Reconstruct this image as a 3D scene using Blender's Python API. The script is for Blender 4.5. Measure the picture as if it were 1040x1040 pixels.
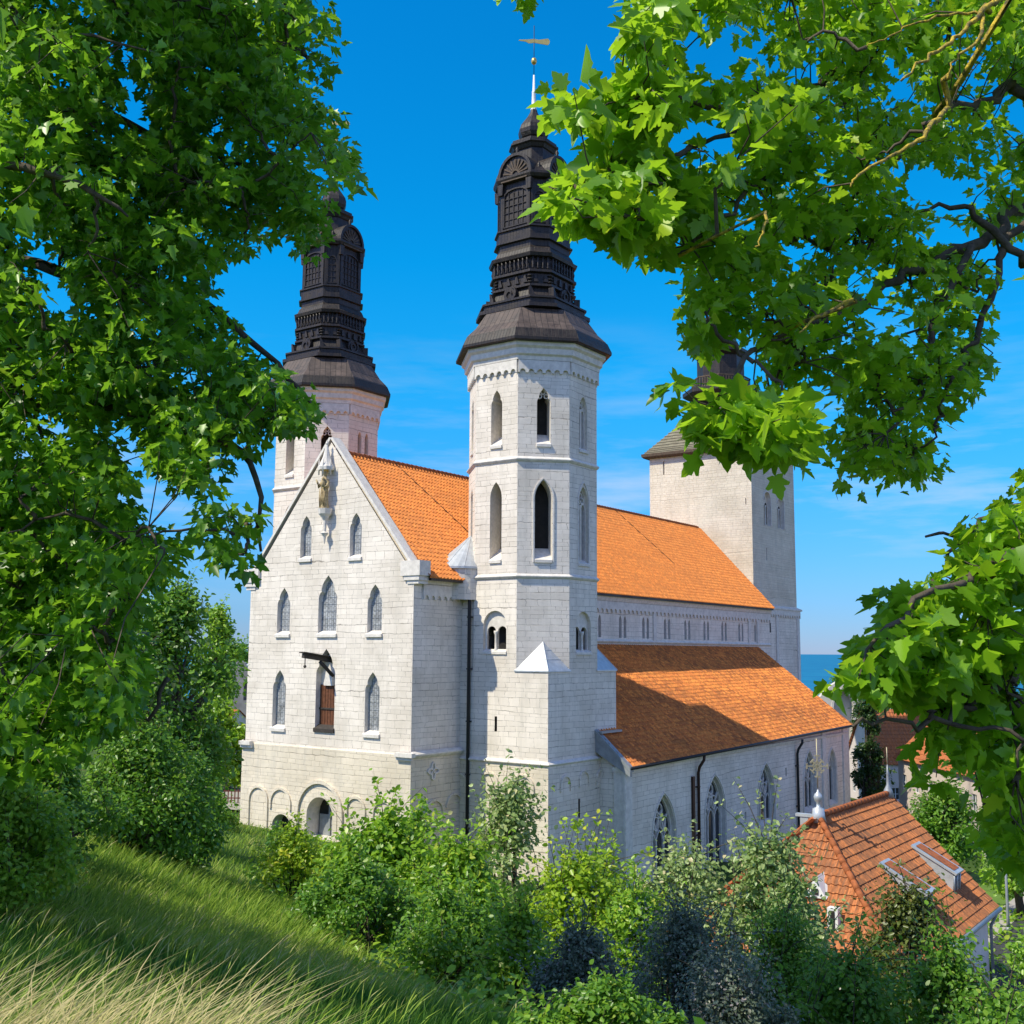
import bpy, bmesh, math, random
import numpy as np
from mathutils import Vector, Matrix
from mathutils.geometry import tessellate_polygon
R = math.radians
random.seed(7)
rng = np.random.default_rng(11)
scn = bpy.context.scene
for o in list(bpy.data.objects): bpy.data.objects.remove(o)
col = scn.collection

# ------------------------------------------------------------------ camera
# world axes follow the church: X runs along the nave, Y across it, Z up
EYE = 10.0
AZ, PITCH, ROLL, FPX = R(35.66), math.atan(142/1120), R(0.4), 1120.0
fw = np.array([math.cos(AZ)*math.cos(PITCH), math.sin(AZ)*math.cos(PITCH), math.sin(PITCH)])
rt0 = np.array([math.sin(AZ), -math.cos(AZ), 0.0])
up0 = np.cross(rt0, fw)
rt = rt0*math.cos(ROLL)+up0*math.sin(ROLL)
upv = up0*math.cos(ROLL)-rt0*math.sin(ROLL)
cam = bpy.data.cameras.new("camera")
camo = bpy.data.objects.new("camera", cam); col.objects.link(camo)
camo.matrix_world = Matrix(((rt[0], upv[0], -fw[0], 0), (rt[1], upv[1], -fw[1], 0), (rt[2], upv[2], -fw[2], EYE), (0, 0, 0, 1)))
cam.sensor_width = 36; cam.lens = FPX/1040*36; cam.clip_start = 0.1; cam.clip_end = 200000
scn.camera = camo
scn.render.resolution_x = 1024; scn.render.resolution_y = 1024

# ------------------------------------------------------------------ sky, sun, exposure
SUN_EL, SUN_AZ = R(51.4), math.atan2(0.425, -0.905)      # direction the sun stands in
sund = Vector((math.cos(SUN_EL)*math.cos(SUN_AZ), math.cos(SUN_EL)*math.sin(SUN_AZ), math.sin(SUN_EL)))
w = bpy.data.worlds.new("World"); scn.world = w; w.use_nodes = True
nt = w.node_tree; nt.nodes.clear()
sky = nt.nodes.new('ShaderNodeTexSky'); sky.sky_type = 'NISHITA'; sky.sun_disc = False
sky.sun_elevation = SUN_EL; sky.sun_rotation = math.atan2(sund.x, sund.y)
sky.altitude = 30; sky.air_density = 1.0; sky.dust_density = 0.0; sky.ozone_density = 2.0
hs = nt.nodes.new('ShaderNodeHueSaturation'); hs.inputs['Saturation'].default_value = 1.0; hs.inputs['Value'].default_value = 1.0
tc = nt.nodes.new('ShaderNodeTexCoord')
mp = nt.nodes.new('ShaderNodeMapping'); mp.inputs['Scale'].default_value = (5, 5, 34)
nz = nt.nodes.new('ShaderNodeTexNoise'); nz.inputs['Scale'].default_value = 1.0; nz.inputs['Detail'].default_value = 7; nz.inputs['Roughness'].default_value = 0.6
cr = nt.nodes.new('ShaderNodeValToRGB'); cr.color_ramp.elements[0].position = 0.47; cr.color_ramp.elements[1].position = 0.80
sp = nt.nodes.new('ShaderNodeSeparateXYZ')
band = nt.nodes.new('ShaderNodeValToRGB'); be = band.color_ramp.elements
be[0].position = 0.03; be[0].color = (0, 0, 0, 1); be[1].position = 0.13; be[1].color = (1, 1, 1, 1)
e = be.new(0.20); e.color = (.45, .45, .45, 1); e = be.new(0.30); e.color = (0, 0, 0, 1)
mul = nt.nodes.new('ShaderNodeMath'); mul.operation = 'MULTIPLY'
mul2 = nt.nodes.new('ShaderNodeMath'); mul2.operation = 'MULTIPLY'; mul2.inputs[1].default_value = 0.75
mix = nt.nodes.new('ShaderNodeMix'); mix.data_type = 'RGBA'; mix.inputs['B'].default_value = (4.6, 5.4, 6.1, 1)
bg = nt.nodes.new('ShaderNodeBackground'); bg.inputs['Strength'].default_value = 0.119
wo = nt.nodes.new('ShaderNodeOutputWorld')
L = nt.links.new
L(sky.outputs[0], hs.inputs['Color']); L(tc.outputs['Generated'], mp.inputs['Vector']); L(mp.outputs[0], nz.inputs['Vector'])
L(nz.outputs['Fac'], cr.inputs[0]); L(tc.outputs['Generated'], sp.inputs[0]); L(sp.outputs['Z'], band.inputs[0])
L(cr.outputs[0], mul.inputs[0]); L(band.outputs[0], mul.inputs[1]); L(mul.outputs[0], mul2.inputs[0])
L(mul2.outputs[0], mix.inputs['Factor']); tint = nt.nodes.new('ShaderNodeValToRGB'); te = tint.color_ramp.elements      # blue in view; overhead paled to add soft fill light
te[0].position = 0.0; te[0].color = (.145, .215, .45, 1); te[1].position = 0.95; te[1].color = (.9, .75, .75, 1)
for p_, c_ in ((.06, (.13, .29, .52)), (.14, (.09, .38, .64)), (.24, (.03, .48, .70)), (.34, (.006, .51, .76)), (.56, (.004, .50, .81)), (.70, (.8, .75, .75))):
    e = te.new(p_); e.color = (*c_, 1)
tm = nt.nodes.new('ShaderNodeMix'); tm.data_type = 'RGBA'; tm.blend_type = 'MULTIPLY'; tm.inputs['Factor'].default_value = 1.0
tv = nt.nodes.new('ShaderNodeVectorMath'); tv.operation = 'SCALE'; tv.inputs["Scale"].default_value = 2.0
# low sky outside the view is whitened to lift the shaded north walls
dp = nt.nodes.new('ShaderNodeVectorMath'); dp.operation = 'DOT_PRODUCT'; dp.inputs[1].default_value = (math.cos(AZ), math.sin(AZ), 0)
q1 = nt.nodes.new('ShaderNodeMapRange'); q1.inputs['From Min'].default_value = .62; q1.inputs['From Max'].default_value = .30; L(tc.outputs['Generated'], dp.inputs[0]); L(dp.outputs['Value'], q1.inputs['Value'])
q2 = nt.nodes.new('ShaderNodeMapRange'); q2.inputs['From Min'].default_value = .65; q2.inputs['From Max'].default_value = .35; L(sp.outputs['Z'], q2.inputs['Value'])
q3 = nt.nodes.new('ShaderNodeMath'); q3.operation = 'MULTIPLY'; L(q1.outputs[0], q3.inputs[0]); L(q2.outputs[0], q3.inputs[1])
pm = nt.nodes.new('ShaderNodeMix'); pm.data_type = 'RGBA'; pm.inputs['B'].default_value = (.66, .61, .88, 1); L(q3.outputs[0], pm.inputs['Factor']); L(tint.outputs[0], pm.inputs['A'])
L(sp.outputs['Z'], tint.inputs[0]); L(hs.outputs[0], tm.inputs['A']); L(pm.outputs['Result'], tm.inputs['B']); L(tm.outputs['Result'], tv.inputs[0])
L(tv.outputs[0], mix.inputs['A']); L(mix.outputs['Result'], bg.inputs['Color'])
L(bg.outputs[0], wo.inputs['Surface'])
sl = bpy.data.lights.new("sun", 'SUN'); sl.energy = 4.7; sl.angle = R(0.53); sl.color = (1.0, 0.93, 0.74)
so = bpy.data.objects.new("sun", sl); col.objects.link(so)
so.rotation_euler = sund.to_track_quat('Z', 'Y').to_euler(); so.location = (0, 0, 80)
scn.view_settings.view_transform = 'Standard'; scn.view_settings.look = 'None'
scn.view_settings.exposure = 0.22; scn.view_settings.gamma = 1.0

# ------------------------------------------------------------------ placing helpers
CA, SA = math.cos(AZ), math.sin(AZ)
def ST(s, t, z=0.0): return (s*CA+t*SA, s*SA-t*CA, z)       # s metres ahead of the viewpoint, t metres to its right
def PX(px, py, s):                                          # where a sight line reaches distance s
    r = fw+rt*(px-520)/FPX-upv*(py-520)/FPX
    k = s/(r[0]*CA+r[1]*SA)
    return np.array([r[0]*k, r[1]*k, EYE+r[2]*k])

CTRL = [(-30, -30, 12.5), (-30, 30, 9.0), (-12, 0, 9.6), (0, 0, 8.35), (0, -12, 9.2), (0, 12, 7.3), (5, 0, 7.65), (5, -3, 7.7),
 (10, -5, 7.15), (10, 0, 6.7), (10, 5, 5.0), (15, -10, 7.3), (25, -12, 6.3), (24, -8, 5.5), (30, -17, 5.9), (18, -2, 4.7), (20, 4, 2.3), (20, 9, 0.9),
 (30, 8, -1.6), (30, 0, 1.2), (30, -8, 3.9), (45, 0, -1.9), (45, -8, 0.8), (45, -22, 3.6), (60, -9, -0.6), (67, -14, -0.6), (74, -20, -0.7), (62, 2, -2.8),
 (72, 10, -3.6), (95, 24, -4.4), (40, 12, -2.6), (46, 16, -2.9), (34, 20, -2.6), (60, 24, -3.6), (20, 20, -1.5), (8, 22, 1.5), (90, 10, -3.6), (90, -30, -1.2),
 (120, -50, -2.5), (100, 40, -5.6), (85, 44, -5.2), (140, 60, -7.5), (200, 0, -9), (200, 90, -11), (200, -80, -7), (60, -70, 2), (60, 70, -4.5), (0, 60, 2), (0, -60, 10),
 (420, -250, -13), (420, 250, -20), (420, 0, -17), (700, 0, -28), (700, 500, -30), (700, -500, -24), (1100, 0, -50), (1100, 700, -52), (1100, -800, -50), (-200, -200, 22), (-200, 200, 12)]
cp = np.array(CTRL, float)
def _U(r2): return np.where(r2 > 0, r2*np.log(r2+1e-12), 0)
_q = cp[:, :2]; _n = len(_q); _K = _U(((_q[:, None]-_q[None])**2).sum(-1))+np.eye(_n)*2.0
_A = np.zeros((_n+3, _n+3)); _A[:_n, :_n] = _K; _A[:_n, _n] = 1; _A[:_n, _n+1:] = _q; _A[_n, :_n] = 1; _A[_n+1:, :_n] = _q.T
_c = np.linalg.solve(_A, np.concatenate([cp[:, 2], [0, 0, 0]]))
def GST(s, t):
    s = np.asarray(s, float); t = np.asarray(t, float); p = np.stack([s.ravel(), t.ravel()], -1)
    z = np.empty(len(p))
    for i in range(0, len(p), 20000):
        q = p[i:i+20000]; z[i:i+20000] = _U(((q[:, None]-_q[None])**2).sum(-1)) @ _c[:_n]+_c[_n]+q @ _c[_n+1:]
    far = np.clip((p[:, 0]-900)/200, 0, 1); z = z*(1-far)+far*-60
    return z.reshape(s.shape)
def G(x, y):
    x = np.asarray(x, float); y = np.asarray(y, float)
    return GST(x*CA+y*SA, x*SA-y*CA)
def g1(x, y): return float(G(x, y))
def gst(s, t): return float(GST(s, t))

# ------------------------------------------------------------------ objects
def tag(o, label=None, cat=None, group=None, kind=None):
    if label: o['label'] = label
    if cat: o['category'] = cat
    if group: o['group'] = group
    if kind: o['kind'] = kind
    return o
def thing(name, label, cat, loc=(0, 0, 0), group=None):
    o = bpy.data.objects.new(name, None); col.objects.link(o); o.location = loc; o.empty_display_size = .3
    return tag(o, label, cat, group)
def link(name, me, mats, parent=None):
    o = bpy.data.objects.new(name, me); col.objects.link(o)
    for m in mats: me.materials.append(m)
    if parent is not None:
        o.parent = parent
        p = parent; off = Vector((0, 0, 0))
        while p is not None: off = off+Vector(p.location); p = p.parent
        o.location = -off
    return o
class MB:
    def __init__(s): s.v = []; s.f = []; s.m = []; s.sm = []
    def add(s, vs, fs, mi=0, smooth=False):
        b = len(s.v); s.v.extend([tuple(map(float, p)) for p in vs])
        for f in fs: s.f.append(tuple(i+b for i in f)); s.m.append(mi); s.sm.append(smooth)
    def box(s, c, d, mi=0, u=(1, 0, 0)):
        u = Vector(u).normalized(); n = Vector((-u.y, u.x, 0)) if abs(u.z) < .5 else Vector((0, 1, 0)); k = u.cross(n)
        c = Vector(c); vs = [c+u*(a*d[0]/2)+n*(b*d[1]/2)+k*(e*d[2]/2) for e in (-1, 1) for b in (-1, 1) for a in (-1, 1)]
        s.add(vs, [(0, 2, 3, 1), (4, 5, 7, 6), (0, 1, 5, 4), (2, 6, 7, 3), (0, 4, 6, 2), (1, 3, 7, 5)], mi)
    def tube(s, pts, rad, n=6, mi=0, cap=True, smooth=True):
        pts = [Vector(p) for p in pts]; rad = rad if hasattr(rad, '__len__') else [rad]*len(pts)
        vs = []; ref = None
        for i, p in enumerate(pts):
            d = (pts[min(i+1, len(pts)-1)]-pts[max(i-1, 0)])
            d = d.normalized() if d.length > 1e-9 else Vector((0, 0, 1))
            if ref is None: ref = Vector((1, 0, 0)) if abs(d.x) < .8 else Vector((0, 1, 0))
            a = d.cross(ref); a = a.normalized(); b = d.cross(a); ref = -b if False else ref
            for k in range(n):
                t = 2*math.pi*k/n; vs.append(p+(a*math.cos(t)+b*math.sin(t))*rad[i])
        fs = [(i*n+k, i*n+(k+1) % n, (i+1)*n+(k+1) % n, (i+1)*n+k) for i in range(len(pts)-1) for k in range(n)]
        if cap: fs += [tuple(range(n-1, -1, -1)), tuple((len(pts)-1)*n+k for k in range(n))]
        s.add(vs, fs, mi, smooth)
    def lathe(s, prof, c, n=16, mi=0, smooth=True):
        vs = []; m = len(prof)
        for r, z in prof:
            for k in range(n):
                t = 2*math.pi*k/n; vs.append((c[0]+r*math.cos(t), c[1]+r*math.sin(t), c[2]+z))
        fs = [(i*n+k, i*n+(k+1) % n, (i+1)*n+(k+1) % n, (i+1)*n+k) for i in range(m-1) for k in range(n)]
        fs += [tuple(range(n-1, -1, -1)), tuple((m-1)*n+k for k in range(n))]
        s.add(vs, fs, mi, smooth)
    def rings(s, rings, mi=0, cap=True, smooth=False):      # stacked closed rings with equal vertex counts
        n = len(rings[0]); vs = [p for r in rings for p in r]
        fs = [(i*n+k, i*n+(k+1) % n, (i+1)*n+(k+1) % n, (i+1)*n+k) for i in range(len(rings)-1) for k in range(n)]
        if cap: fs += [tuple(range(n-1, -1, -1)), tuple((len(rings)-1)*n+k for k in range(n))]
        s.add(vs, fs, mi, smooth)
    def build(s, name, mats, parent=None):
        me = bpy.data.meshes.new(name); me.from_pydata(s.v, [], s.f)
        me.polygons.foreach_set('material_index', s.m); me.polygons.foreach_set('use_smooth', s.sm)
        uv = me.uv_layers.new(name='UVMap').data; V = s.v; k = 0; co = []
        for f in s.f:
            a, b, c = Vector(V[f[0]]), Vector(V[f[1]]), Vector(V[f[2]])
            n = (b-a).cross(c-a)
            if n.length < 1e-12: n = Vector((0, 0, 1))
            n.normalize()
            if abs(n.z) > .985: tu, tv = Vector((1, 0, 0)), Vector((0, 1, 0))
            else: tu = Vector((-n.y, n.x, 0)).normalized(); tv = n.cross(tu)
            for i in f: p = Vector(V[i]); co += (p.dot(tu), p.dot(tv))
        uv.foreach_set('uv', co)
        me.validate(); me.update()
        if not isinstance(mats, (list, tuple)): mats = [mats]
        return link(name, me, mats, parent)

def arrmesh(name, V, loops, starts, mats, attr=None, parent=None, smooth=False):
    """fast mesh from numpy arrays; attr: one value per face corner group stored on vertices"""
    me = bpy.data.meshes.new(name); me.vertices.add(len(V)); me.vertices.foreach_set('co', np.ascontiguousarray(V, dtype=np.float32).ravel())
    me.loops.add(len(loops)); me.loops.foreach_set('vertex_index', np.ascontiguousarray(loops, dtype=np.int32))
    me.polygons.add(len(starts)); me.polygons.foreach_set('loop_start', np.ascontiguousarray(starts, dtype=np.int32))
    if smooth: me.polygons.foreach_set('use_smooth', np.ones(len(starts), bool))
    me.update(calc_edges=True)
    if attr is not None:
        for k, v in attr.items():
            a = me.attributes.new(k, 'FLOAT', 'POINT'); a.data.foreach_set('value', np.ascontiguousarray(v, dtype=np.float32))
    return link(name, me, mats if isinstance(mats, (list, tuple)) else [mats], parent)

# ------------------------------------------------------------------ materials
def newmat(name):
    m = bpy.data.materials.new(name); m.use_nodes = True; n = m.node_tree
    return m, n, n.nodes['Principled BSDF']
def N(n, t, **k):
    x = n.nodes.new('ShaderNode'+t)
    for a, b in k.items():
        if a[0] == '_': setattr(x, a[1:], b)
        else: x.inputs[a.replace('_', ' ')].default_value = b
    return x
def ramp(n, pts):
    r = n.nodes.new('ShaderNodeValToRGB'); e = r.color_ramp.elements
    while len(e) < len(pts): e.new(0.5)
    for x, (p, c) in zip(e, pts): x.position = p; x.color = (c, c, c, 1) if not hasattr(c, '__len__') else (*c, 1)
    return r
def mixn(n, a, b, f, mode='MIX'):
    m = n.nodes.new('ShaderNodeMix'); m.data_type = 'RGBA'; m.blend_type = mode
    for k, v in (('Factor', f), ('A', a), ('B', b)):
        if hasattr(v, 'is_output') or isinstance(v, bpy.types.NodeSocket): n.links.new(v, m.inputs[k])
        else: m.inputs[k].default_value = v if k == 'Factor' else (*v, 1)
    return m.outputs['Result']

def stone(name, c1, c2, joint, bw=0.72, bh=0.30, mort=0.012, stain=(0.50, 0.46, 0.39), jf=0.75, bump=0.35):
    m, n, b = newmat(name); l = n.links.new
    tc = N(n, 'TexCoord')
    # courses of unequal height: warp the height with a slow 1-D noise, then wobble both ways
    mpv = N(n, 'Mapping'); mpv.inputs['Scale'].default_value = (.035, 1.0, 1); l(tc.outputs['UV'], mpv.inputs['Vector'])
    nv = N(n, 'TexNoise', Scale=1.1, Detail=2.0); l(mpv.outputs[0], nv.inputs['Vector'])
    nz = N(n, 'TexNoise', Scale=1.1, Detail=4.0, Roughness=.6); l(tc.outputs['UV'], nz.inputs['Vector'])
    w1 = n.nodes.new('ShaderNodeVectorMath'); w1.operation = 'MULTIPLY_ADD'; w1.inputs[1].default_value = (0, .95, 0); l(nv.outputs['Color'], w1.inputs[0]); l(tc.outputs['UV'], w1.inputs[2])
    wv = n.nodes.new('ShaderNodeVectorMath'); wv.operation = 'MULTIPLY_ADD'; wv.inputs[1].default_value = (.45, .11, 0)
    l(nz.outputs['Color'], wv.inputs[0]); l(w1.outputs[0], wv.inputs[2])
    br = N(n, 'TexBrick', Scale=1.0); br.offset = .37; br.offset_frequency = 2; br.squash = 1.6; br.squash_frequency = 3
    br.inputs['Brick Width'].default_value = bw; br.inputs['Row Height'].default_value = bh; br.inputs['Mortar Size'].default_value = mort
    br.inputs['Mortar Smooth'].default_value = .5; br.inputs['Bias'].default_value = .0
    br.inputs['Color1'].default_value = (*c1, 1); br.inputs['Color2'].default_value = (*c2, 1); br.inputs['Mortar'].default_value = (*c1, 1)
    l(wv.outputs[0], br.inputs['Vector'])
    # joints partly filled by limewash
    n2 = N(n, 'TexNoise', Scale=1.7, Detail=5.0, Roughness=.75); l(tc.outputs['UV'], n2.inputs['Vector'])
    r2 = ramp(n, [(.34, 0.14), (.60, 1.0)]); l(n2.outputs['Fac'], r2.inputs[0])
    n3 = N(n, 'TexNoise', Scale=4.5, Detail=6.0, Roughness=.7); l(tc.outputs['UV'], n3.inputs['Vector'])
    body = mixn(n, c1, c2, n3.outputs['Fac'])
    jm = n.nodes.new('ShaderNodeMath'); jm.operation = 'MULTIPLY'; l(r2.outputs[0], jm.inputs[0]); jm.inputs[1].default_value = jf
    inv = n.nodes.new('ShaderNodeMath'); inv.operation = 'MULTIPLY'; l(br.outputs['Fac'], inv.inputs[0]); l(jm.outputs[0], inv.inputs[1])
    cc = mixn(n, mixn(n, br.outputs['Color'], body, .5), joint, inv.outputs[0])
    # broad patches, streaks and stains
    n5 = N(n, 'TexNoise', Scale=.28, Detail=5.0, Roughness=.65); l(tc.outputs['UV'], n5.inputs['Vector'])
    r5 = ramp(n, [(.38, (.84, .83, .81)), (.58, (1, 1, 1))]); l(n5.outputs['Fac'], r5.inputs[0]); cc = mixn(n, cc, r5.outputs[0], 1.0, 'MULTIPLY')
    mp = N(n, 'Mapping'); mp.inputs['Scale'].default_value = (1.6, .16, 1); l(tc.outputs['UV'], mp.inputs['Vector'])
    n4 = N(n, 'TexNoise', Scale=1.0, Detail=6.0, Roughness=.7); l(mp.outputs[0], n4.inputs['Vector'])
    r4 = ramp(n, [(.49, 0), (.76, .6)]); l(n4.outputs['Fac'], r4.inputs[0])
    out = mixn(n, cc, stain, r4.outputs[0], 'MIX')
    l(out, b.inputs['Base Color']); b.inputs['Roughness'].default_value = .9; b.inputs['Specular IOR Level'].default_value = .2
    hgt = n.nodes.new('ShaderNodeMath'); hgt.operation = 'MULTIPLY_ADD'; l(br.outputs['Fac'], hgt.inputs[0]); hgt.inputs[1].default_value = -.8; l(n3.outputs['Fac'], hgt.inputs[2])
    bp = N(n, 'Bump', Strength=bump, Distance=.03); l(hgt.outputs[0], bp.inputs['Height']); l(bp.outputs[0], b.inputs['Normal'])
    return m
def plain(name, c, rough=.8, var=.25, scale=4.0, metal=0.0, spec=.3, bump=0.0, c2=None):
    m, n, b = newmat(name); l = n.links.new; tc = N(n, 'TexCoord'); nz = N(n, 'TexNoise', Scale=scale, Detail=5.0, Roughness=.6)
    l(tc.outputs['Object'], nz.inputs['Vector'])
    d = c2 if c2 else tuple(x*(1-var) for x in c)
    r = ramp(n, [(.35, d), (.65, c)]); l(nz.outputs['Fac'], r.inputs[0]); l(r.outputs[0], b.inputs['Base Color'])
    b.inputs['Roughness'].default_value = rough; b.inputs['Metallic'].default_value = metal; b.inputs['Specular IOR Level'].default_value = spec
    if bump:
        bp = N(n, 'Bump', Strength=bump, Distance=.02); l(nz.outputs['Fac'], bp.inputs['Height']); l(bp.outputs[0], b.inputs['Normal'])
    return m
def boards(name, c1, c2, dark, bw=.30, bh=1.3, rough=.6):
    m, n, b = newmat(name); l = n.links.new; tc = N(n, 'TexCoord')
    mp = N(n, 'Mapping'); mp.inputs['Rotation'].default_value = (0, 0, R(90)); l(tc.outputs['UV'], mp.inputs['Vector'])
    br = N(n, 'TexBrick', Scale=1.0); br.offset = .4; br.inputs['Brick Width'].default_value = bh; br.inputs['Row Height'].default_value = bw; br.inputs['Mortar Size'].default_value = .016; br.inputs['Mortar Smooth'].default_value = .3
    br.inputs['Color1'].default_value = (*c1, 1); br.inputs['Color2'].default_value = (*c2, 1); br.inputs['Mortar'].default_value = (*dark, 1); l(mp.outputs[0], br.inputs['Vector'])
    n1 = N(n, 'TexNoise', Scale=1.4, Detail=7.0, Roughness=.7); l(tc.outputs['UV'], n1.inputs['Vector']); r1 = ramp(n, [(.35, (.55, .5, .48)), (.65, (1.25, 1.15, 1.1))]); l(n1.outputs['Fac'], r1.inputs[0])
    l(mixn(n, br.outputs['Color'], r1.outputs[0], 1.0, 'MULTIPLY'), b.inputs['Base Color'])
    r2 = ramp(n, [(.3, rough-.15), (.7, rough+.2)]); l(n1.outputs['Fac'], r2.inputs[0]); l(r2.outputs[0], b.inputs['Roughness']); b.inputs['Specular IOR Level'].default_value = .4
    bp = N(n, 'Bump', Strength=.6, Distance=.03); bp.invert = True; l(br.outputs['Fac'], bp.inputs['Height']); l(bp.outputs[0], b.inputs['Normal'])
    return m
def tiles(name, c1, c2, dark, tw=.25, tl=.34, lich=.5, lscale=.35):
    m, n, b = newmat(name); l = n.links.new; tc = N(n, 'TexCoord')
    br = N(n, 'TexBrick', Scale=1.0); br.offset = 0.0; br.squash = 1; br.inputs['Brick Width'].default_value = tw; br.inputs['Row Height'].default_value = tl
    br.inputs['Mortar Size'].default_value = .0; br.inputs['Color1'].default_value = (*c1, 1); br.inputs['Color2'].default_value = (*c2, 1)
    l(tc.outputs['UV'], br.inputs['Vector'])
    n1 = N(n, 'TexNoise', Scale=lscale, Detail=8.0, Roughness=.72); l(tc.outputs['UV'], n1.inputs['Vector'])
    r1 = ramp(n, [(.44, 0), (.60, lich)]); l(n1.outputs['Fac'], r1.inputs[0])
    n2 = N(n, 'TexNoise', Scale=9.0, Detail=3.0); l(tc.outputs['UV'], n2.inputs['Vector'])
    r2 = ramp(n, [(.3, (.72, .70, .68)), (.60, (1.03, 1.03, 1.03))]); l(n2.outputs['Fac'], r2.inputs[0])
    a = mixn(n, br.outputs['Color'], r2.outputs[0], 1.0, 'MULTIPLY')
    l(mixn(n, a, dark, r1.outputs[0]), b.inputs['Base Color']); b.inputs['Roughness'].default_value = .85; b.inputs['Specular IOR Level'].default_value = .25
    return m
def leafmat(name, dark, light, trans, tw=.45, rough=.38):
    m, n, b = newmat(name); l = n.links.new
    at = N(n, 'Attribute'); at.attribute_name = 'shade'
    r = ramp(n, [(0, dark), (.88, light), (1, (light[0]*1.5, light[1]*1.05, light[2]*1.5))]); l(at.outputs['Fac'], r.inputs[0]); l(r.outputs[0], b.inputs['Base Color'])
    b.inputs['Roughness'].default_value = rough; b.inputs['Specular IOR Level'].default_value = .5
    tr = n.nodes.new('ShaderNodeBsdfTranslucent'); l(mixn(n, trans, r.outputs[0], .35), tr.inputs['Color'])
    ms = n.nodes.new('ShaderNodeMixShader'); ms.inputs[0].default_value = tw
    l(b.outputs[0], ms.inputs[1]); l(tr.outputs[0], ms.inputs[2]); l(ms.outputs[0], n.nodes['Material Output'].inputs['Surface'])
    return m

M = {}
M['lime'] = stone('limewashed_ashlar', (.88, .80, .70), (.72, .65, .56), (.21, .18, .15), jf=.9, mort=.015)
M['limeold'] = stone('weathered_ashlar', (.82, .72, .57), (.70, .62, .49), (.28, .23, .17), bw=.66, bh=.28, jf=.85, mort=.016, bump=.5)
M['rubble'] = stone('rough_tower_stone', (.78, .70, .57), (.66, .59, .48), (.36, .31, .25), bw=.5, bh=.22, mort=.02, jf=.55, bump=.7)
M['trim'] = plain('dressed_stone_trim', (.76, .71, .64), .85, .22, 3.5, bump=.2)
M['jamb'] = plain('jamb_stone', (.74, .67, .56), .9, .2, 5, bump=.3)
M['dark'] = plain('dark_interior', (.035, .033, .03), .95, .3)  # near-black colour stands for the unlit inside of openings
M['glass'] = boards('leaded_grey_glass', (.42, .47, .50), (.33, .38, .41), (.17, .19, .20), .17, .25, .3)
M['dglass'] = plain('dark_leaded_glass', (.03, .035, .045), .25, .4, 2.5, spec=.5)
M['cap'] = boards('tarred_board_roof', (.105, .083, .072), (.075, .06, .053), (.015, .012, .011), .36, 2.2)
M['tar'] = boards('tarred_wood', (.036, .028, .023), (.022, .018, .016), (.006, .005, .005), .22, .9, .5)
M['tarl'] = plain('worn_tarred_wood', (.125, .088, .06), .7, .45, 5.0, spec=.3, bump=.3)
M['lead'] = plain('lead_sheet', (.34, .36, .37), .45, .25, 3, metal=.3)
M['zinc'] = plain('pale_zinc', (.55, .58, .60), .4, .2, 3, metal=.35)
M['white'] = plain('white_painted_metal', (.8, .8, .78), .4, .08, 3)
M['gold'] = plain('gilded_metal', (.75, .52, .16), .35, .15, 5, metal=.8)
M['stat'] = plain('statue_gilt_stone', (.55, .43, .22), .7, .45, 7, bump=.4, c2=(.30, .22, .12))
M['wood'] = plain('brown_door_boards', (.17, .065, .03), .7, .4, 5)
M['oldwood'] = plain('old_grey_beam', (.06, .05, .042), .8, .4, 5)
M['pipe'] = plain('dark_downpipe', (.03, .032, .035), .45, .2, 3, metal=.3)
M['pipe_r'] = plain('brown_downpipe', (.06, .03, .022), .5, .2, 3, metal=.3)
M['roof'] = tiles('orange_pantiles', (.84, .30, .072), (.66, .215, .055), (.30, .13, .055), lich=.38)
M['roofa'] = tiles('aisle_pantiles', (.90, .33, .075), (.64, .20, .055), (.085, .04, .032), lich=.62, lscale=.22)  # lichen patches, their dark tone deepened to darken the shadow on this roof
M['roofc'] = tiles('weathered_pantiles', (.62, .22, .075), (.40, .15, .06), (.12, .075, .05), tw=.26, tl=.36, lich=.7, lscale=.6)
M['ridge'] = plain('ridge_tiles', (.42, .13, .045), .85, .4, 6)
M['slate'] = tiles('greenish_shingles', (.27, .25, .175), (.20, .185, .13), (.12, .08, .06), tw=.5, tl=.45, lich=.35)
M['bark'] = plain('bark', (.12, .095, .07), .95, .5, 14, bump=.8)
M['lichen'] = plain('lichen_covered_bark', (.66, .47, .05), .95, .5, 30, bump=1.0, c2=(.11, .09, .05))
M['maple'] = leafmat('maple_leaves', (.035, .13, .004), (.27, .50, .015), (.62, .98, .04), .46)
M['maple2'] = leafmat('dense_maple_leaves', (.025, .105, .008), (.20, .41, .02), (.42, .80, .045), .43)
def lm(n, d, c, t, w=.35): M[n] = leafmat(n, d, c, t, w)
lm('bushlight', (.07, .20, .014), (.30, .50, .035), (.48, .75, .06), .42)
lm('bushyellow', (.13, .27, .012), (.42, .58, .035), (.58, .78, .05), .42)
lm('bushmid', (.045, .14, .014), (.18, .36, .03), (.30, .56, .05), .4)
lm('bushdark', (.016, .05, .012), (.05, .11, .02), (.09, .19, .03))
lm('bushgrey', (.05, .08, .045), (.21, .26, .18), (.18, .25, .12), .3)
lm('bushpale', (.11, .21, .04), (.44, .54, .22), (.42, .58, .16), .38)
lm('bushred', (.04, .075, .014), (.15, .19, .03), (.26, .26, .05))
M['stem'] = plain('stems', (.10, .08, .055), .9, .4, 12)

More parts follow.
